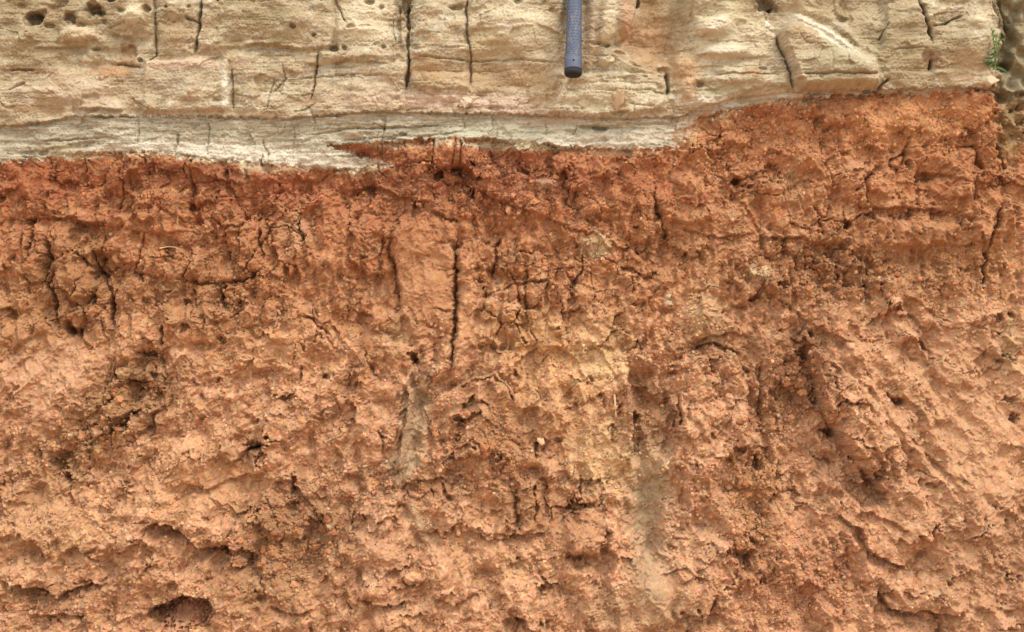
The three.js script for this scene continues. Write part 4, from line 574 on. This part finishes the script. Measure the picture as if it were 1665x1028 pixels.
// crumbs too many to count
{
  const g = lump(31, 1, 0.25, 3), N = 26000, mat = new THREE.MeshStandardMaterial({ color: 0xffffff, roughness: 0.96 }), im = new THREE.InstancedMesh(g, mat, N), M = new THREE.Matrix4(), q = new THREE.Quaternion(), e = new THREE.Euler(), c = new THREE.Color(); let n = 0, guard = 0;
  while (n < N && guard++ < 900000) {
    const u = rnd() * 1725 - 30, v = 170 + rnd() * 880, s = surf(u, v); if (LAYER[s.k]) continue;
    const w = clamp(CRUMB[s.k]) * (1 - SMOOTH[s.k]) * 0.9 + 0.12 * sm(500, 800, v); if (rnd() > w * w * 1.1) continue;
    const r = (0.9 + 2.4 * Math.pow(rnd(), 3)) * MM; e.set(rnd() * 6, rnd() * 6, rnd() * 6); q.setFromEuler(e);
    M.compose(world(u, v, s.h + r * 0.25), q, new THREE.Vector3(r * (0.8 + 0.5 * rnd()), r * (0.8 + 0.4 * rnd()), r)); im.setMatrixAt(n, M);
    const t = 0.8 + 0.45 * rnd(), p = rnd() < 0.012 ? 0.6 : 0; c.setRGB(mix(s.c[0] * t, 0.5, p * 0.7), mix(s.c[1] * t, 0.4, p * 0.7), mix(s.c[2] * t, 0.26, p * 0.7)); im.setColorAt(n, c); n++;
  }
  im.count = n; im.name = 'soil_crumbs'; im.userData = { kind: 'stuff', label: 'loose fine soil crumbs strewn over the red slope', category: 'crumbs' }; im.castShadow = im.receiveShadow = true; scene.add(im);
}
// stones and single lumps
const mStone = std(202, 186, 154, 0.93, { bumpMap: grain, bumpScale: 0.001 }), mStoneB = std(186, 160, 126, 0.93, { bumpMap: grain, bumpScale: 0.001 }), mWhite = std(236, 228, 206, 0.85), mGreyClod = std(188, 150, 110, 0.95);
clod('sandstone_fragment', 984, 104, 18, 9, 11, mStone, 'rounded pale sandstone fragment just right of the hammer handle end', 'stone', null, 0.3, 0);
clod('sandstone_fragment', 1003, 168, 11, 20, 8, mStoneB, 'brownish upright sandstone fragment below the laminated block', 'stone', null, 0.35, 1);
clod('sandstone_fragment', 1597, 136, 17, 9, 10, mStone, 'pale flat stone beneath the green weed at right', 'stone', null, 0.3, 2);
clod('sandstone_fragment', 641, 173, 13, 8, 6, mStone, 'small pale fragment in the pinkish rubble under the wide joint', 'stone', null, 0.4, 3);
clod('sandstone_fragment', 760, 168, 12, 9, 6, std(208, 184, 158), 'pinkish fragment in the rubble above the pale band', 'stone', null, 0.4, 4);
clod('white_pebble', 1243, 44, 5, 5, 4, mWhite, 'tiny white pebble beside the large projecting block', 'pebble', null, 0.3, 5);
clod('soil_clod', 203, 606, 13, 15, 9, mGreyClod, 'grey tan clod wedged in the dark crevice at left', 'clod', null, 0.4, 6);
clod('soil_clod', 1086, 482, 6, 4, 3, mStone, 'small pale crumb on the ledge right of centre', 'clod', null, 0.4, 2);
clod('soil_clod', 1086, 492, 7, 4, 3, mStone, 'pale crumb just below another on the centre ledge', 'clod', null, 0.4, 3);
clod('soil_clod', 880, 716, 7, 6, 5, std(224, 190, 150), 'pale pinkish crumb beside a dark slot on the central hump', 'clod', null, 0.4, 1);

function tube(pts, r0, r1, lift = 0.5) {           // pts in grid units, r in grid units
  const c = new THREE.CatmullRomCurve3(pts.map(([u, v, n = 0]) => { let h = 0; for (let q = 0; q < 25; q++) h += surf(u + (q % 5 - 2) * 4, v + ((q / 5 | 0) - 2) * 4).h / 25; return world(u, v, h + (lift * r0 + n) * MM + 0.002); })), seg = 24, g = new THREE.TubeGeometry(c, seg, 1, 7, false), p = g.attributes.position, ctr = new THREE.Vector3(), q = new THREE.Vector3();
  for (let i = 0; i <= seg; i++) { c.getPointAt(i / seg, ctr); const r = mix(r0, r1, i / seg) * MM * (1 + 0.2 * N2(i / 2, r0 * 7)); for (let j = 0; j <= 7; j++) { const k = i * 8 + j; q.fromBufferAttribute(p, k).sub(ctr).normalize().multiplyScalar(r).add(ctr); p.setXYZ(k, q.x, q.y, q.z); } }
  g.computeVertexNormals(); return g;
}
function strand(name, pts, r0, r1, mat, label, cat, group) { const m = new THREE.Mesh(tube(pts, r0, r1), mat); m.name = numbered(name); tag(m, label, cat, group); shade(m); scene.add(m); }
const mStraw = std(238, 214, 170, 0.7), mRoot = std(214, 176, 128, 0.85), mTwig = std(92, 62, 40, 0.9), mPaleStick = std(226, 176, 112, 0.85);
strand('straw', [[1083, 753], [1088, 744, 2], [1099, 736]], 1.3, 0.8, mStraw, 'short curved white straw by the grey sand runnel', 'straw');
strand('rootlet', [[292, 343], [291, 365, 1], [292, 396]], 0.7, 0.5, mRoot, 'thin pale rootlet hanging on the upper left red face', 'root');
strand('rootlet', [[259, 404], [274, 401, 2], [292, 404]], 1.3, 0.7, mRoot, 'short thick pale root lying level on the left red face', 'root');
strand('rootlet', [[998, 640], [999, 655, 2], [1001, 677]], 1.8, 0.9, mStraw, 'stubby whitish root standing upright at mid slope', 'root');
strand('twig', [[1243, 455], [1236, 470, 2], [1227, 489]], 1.5, 0.9, mTwig, 'dark short twig poking from the broken ledge', 'twig');
strand('twig', [[1610, 151], [1622, 149, 2], [1639, 145]], 1.5, 1, mTwig, 'dark twig lying under the weed at the right edge', 'twig');

// small weed in the side gully
{
  const t = new THREE.Group(); t.name = 'weed'; const b = on(1608, 118, 0.004); t.position.copy(b); t.scale.setScalar(1.3);
  const mLeaf = new THREE.MeshPhysicalMaterial({ color: new THREE.Color().setRGB(0.1, 0.24, 0.07), roughness: 0.8, transmission: 0.3, thickness: 0, side: THREE.DoubleSide }), mStem = std(110, 140, 80, 0.8);
  const tips = [[-9, -52, 12], [-4, -40, 16], [3, -46, 9]];
  for (const [x, y, n] of tips) { const c = new THREE.CatmullRomCurve3([new THREE.Vector3(), new THREE.Vector3(x * 0.3 * MM, -y * 0.5 * MM, n * 0.8 * MM), new THREE.Vector3(x * MM, -y * MM, n * MM)]); const m = new THREE.Mesh(new THREE.TubeGeometry(c, 8, 0.7 * MM, 5), mStem); m.name = 'stem'; t.add(m); }
  const leafG = []; for (let q = 0; q < 3; q++) { const g = new THREE.PlaneGeometry(1, 2, 2, 6), p = g.attributes.position; for (let i = 0; i < p.count; i++) { const y = (p.getY(i) + 1) / 2, w = Math.sin(Math.PI * Math.pow(y, 0.8)) * 0.9 + 0.04; p.setXYZ(i, p.getX(i) * w, y * 2, 0.3 * y * y * (1 + q * 0.6) - 0.12 * Math.abs(p.getX(i)) * w); } g.computeVertexNormals(); leafG.push(g); }
  for (let i = 0; i < 17; i++) {
    const s = tips[i % 3], f = i < 9 ? 0.05 + 0.3 * rnd() : 0.4 + 0.6 * rnd(), m = new THREE.Mesh(leafG[i % 3], mLeaf), L = (i < 9 ? 8 : 6) * (0.7 + 0.5 * rnd()) * MM; m.name = 'leaf'; m.scale.set(L * 0.62, L, L);
    m.position.set(s[0] * f * MM, -s[1] * f * MM, s[2] * f * MM); m.rotation.set(0.5 + 0.5 * rnd(), (rnd() - 0.5) * 1.6, (rnd() - 0.5) * 3.2); t.add(m);
  }
  tag(t, 'small green weed growing in the side gully at right', 'weed'); shade(t); scene.add(t);
}

// ------------------------------------------------------------------ hammer hung by its head on the bed above
{
  const t = new THREE.Group(); t.name = 'geological_hammer'; tag(t, 'hammer with blue rubber grip hanging down the pale sandstone face', 'hammer');
  const hFace = surf(931, 118).h, end = world(929, 133, hFace + 0.07), top = world(938, -190, hFace - 0.02);
  const axisDir = top.clone().sub(end).normalize(), zed = AN.clone().addScaledVector(axisDir, -AN.dot(axisDir)).normalize(), xed = new THREE.Vector3().crossVectors(axisDir, zed);
  t.matrix.makeBasis(xed, axisDir, zed).setPosition(end); t.matrix.decompose(t.position, t.quaternion, t.scale); t.scale.set(1.16, 1.1, 1.16);
  const dots = new Uint8Array(256 * 256 * 4); for (let y = 0; y < 256; y++) for (let x = 0; x < 256; x++) { const row = Math.floor(y / 16), cx = ((x + (row % 2) * 8) % 16) - 8, cy = (y % 16) - 8, g = 255 * sm(6.5, 2.5, Math.hypot(cx, cy)), o = (y * 256 + x) * 4; dots[o] = dots[o + 1] = dots[o + 2] = g; dots[o + 3] = 255; }
  const dt = new THREE.DataTexture(dots, 256, 256); dt.wrapS = dt.wrapT = THREE.RepeatWrapping; dt.magFilter = THREE.LinearFilter; dt.repeat.set(1, 3); dt.needsUpdate = true;
  const dirt = new Uint8Array(128 * 256 * 4); for (let y = 0; y < 256; y++) for (let x = 0; x < 128; x++) { const a = x / 64 * Math.PI, q = sm(0.15, 0.6, 0.7 * N3(Math.cos(a) * 1.6, Math.sin(a) * 1.6, y / 24) + 0.5 * N3(Math.cos(a) * 6, Math.sin(a) * 6, y / 6)), o = (y * 128 + x) * 4; [[64, 140], [73, 122], [94, 98]].forEach(([p, e], i) => dirt[o + i] = mix(p, e, 0.42 * q) + 10 * (rnd() - 0.5)); dirt[o + 3] = 255; }
  const dm = new THREE.DataTexture(dirt, 128, 256); dm.colorSpace = THREE.SRGBColorSpace; dm.magFilter = THREE.LinearFilter; dm.needsUpdate = true;
  const mGrip = new THREE.MeshStandardMaterial({ map: dm, roughness: 0.6, bumpMap: dt, bumpScale: 0.0008 });
  const mPlain = new THREE.MeshStandardMaterial({ color: new THREE.Color().setRGB(0.056, 0.07, 0.11), roughness: 0.6 });
  const mEnd = new THREE.MeshStandardMaterial({ color: new THREE.Color().setRGB(0.008, 0.007, 0.009), roughness: 0.85 });
  const mSteel = new THREE.MeshStandardMaterial({ color: new THREE.Color().setRGB(0.5, 0.5, 0.52), roughness: 0.32, metalness: 1 });
  const prof = a => a.map(([r, y]) => new THREE.Vector2(r, y));
  const mk = (g, m, n, par = t) => { const o = new THREE.Mesh(g, m); o.name = n; par.add(o); return o; };
  mk(new THREE.LatheGeometry(prof([[0.0142, 0.034], [0.0136, 0.06], [0.0132, 0.1], [0.0128, 0.14], [0.0128, 0.17], [0.0134, 0.186], [0.0122, 0.192], [0.008, 0.194]]), 40), mGrip, 'grip');
  // plain collar with the cord hole
  const collar = new Brush(new THREE.LatheGeometry(prof([[0.0001, 0.008], [0.0150, 0.008], [0.0154, 0.012], [0.0151, 0.024], [0.0143, 0.0345], [0.0001, 0.0345]]), 48), mPlain);
  const hole = new Brush(new THREE.CylinderGeometry(0.0017, 0.0017, 0.05, 16), mEnd); hole.rotation.x = Math.PI / 2; hole.position.y = 0.0225; collar.updateMatrixWorld(); hole.updateMatrixWorld();
  const ev = new Evaluator(); ev.useGroups = false; const cut = ev.evaluate(collar, hole, SUBTRACTION); mk(cut.geometry, mPlain, 'collar');
  mk(new THREE.LatheGeometry(prof([[0.0001, -0.002], [0.010, -0.002], [0.0132, -0.001], [0.0150, 0.002], [0.0153, 0.005], [0.0149, 0.0079], [0.0001, 0.0079]]), 40), mEnd, 'end_cap').userData.label = 'black rubber butt of the handle';
  mk(new THREE.CylinderGeometry(0.0065, 0.0075, 0.11, 20).translate(0, 0.247, 0), mSteel, 'shank');
  const hd = new THREE.Shape(); hd.moveTo(-0.06, -0.011); hd.lineTo(-0.02, -0.011); hd.quadraticCurveTo(0, -0.016, 0.02, -0.011); hd.quadraticCurveTo(0.07, -0.01, 0.105, -0.026); hd.quadraticCurveTo(0.07, 0.008, 0.02, 0.012); hd.lineTo(-0.06, 0.011); hd.closePath();
  const hg = new THREE.ExtrudeGeometry(hd, { depth: 0.018, bevelEnabled: true, bevelSize: 0.002, bevelThickness: 0.002, bevelSegments: 2, curveSegments: 10 }); hg.translate(0, 0, -0.009); hg.rotateY(0.5); hg.translate(0, 0.307, 0);
  mk(hg, mSteel, 'head');
  shade(t); scene.add(t);
}
renderer.render(scene, camera);
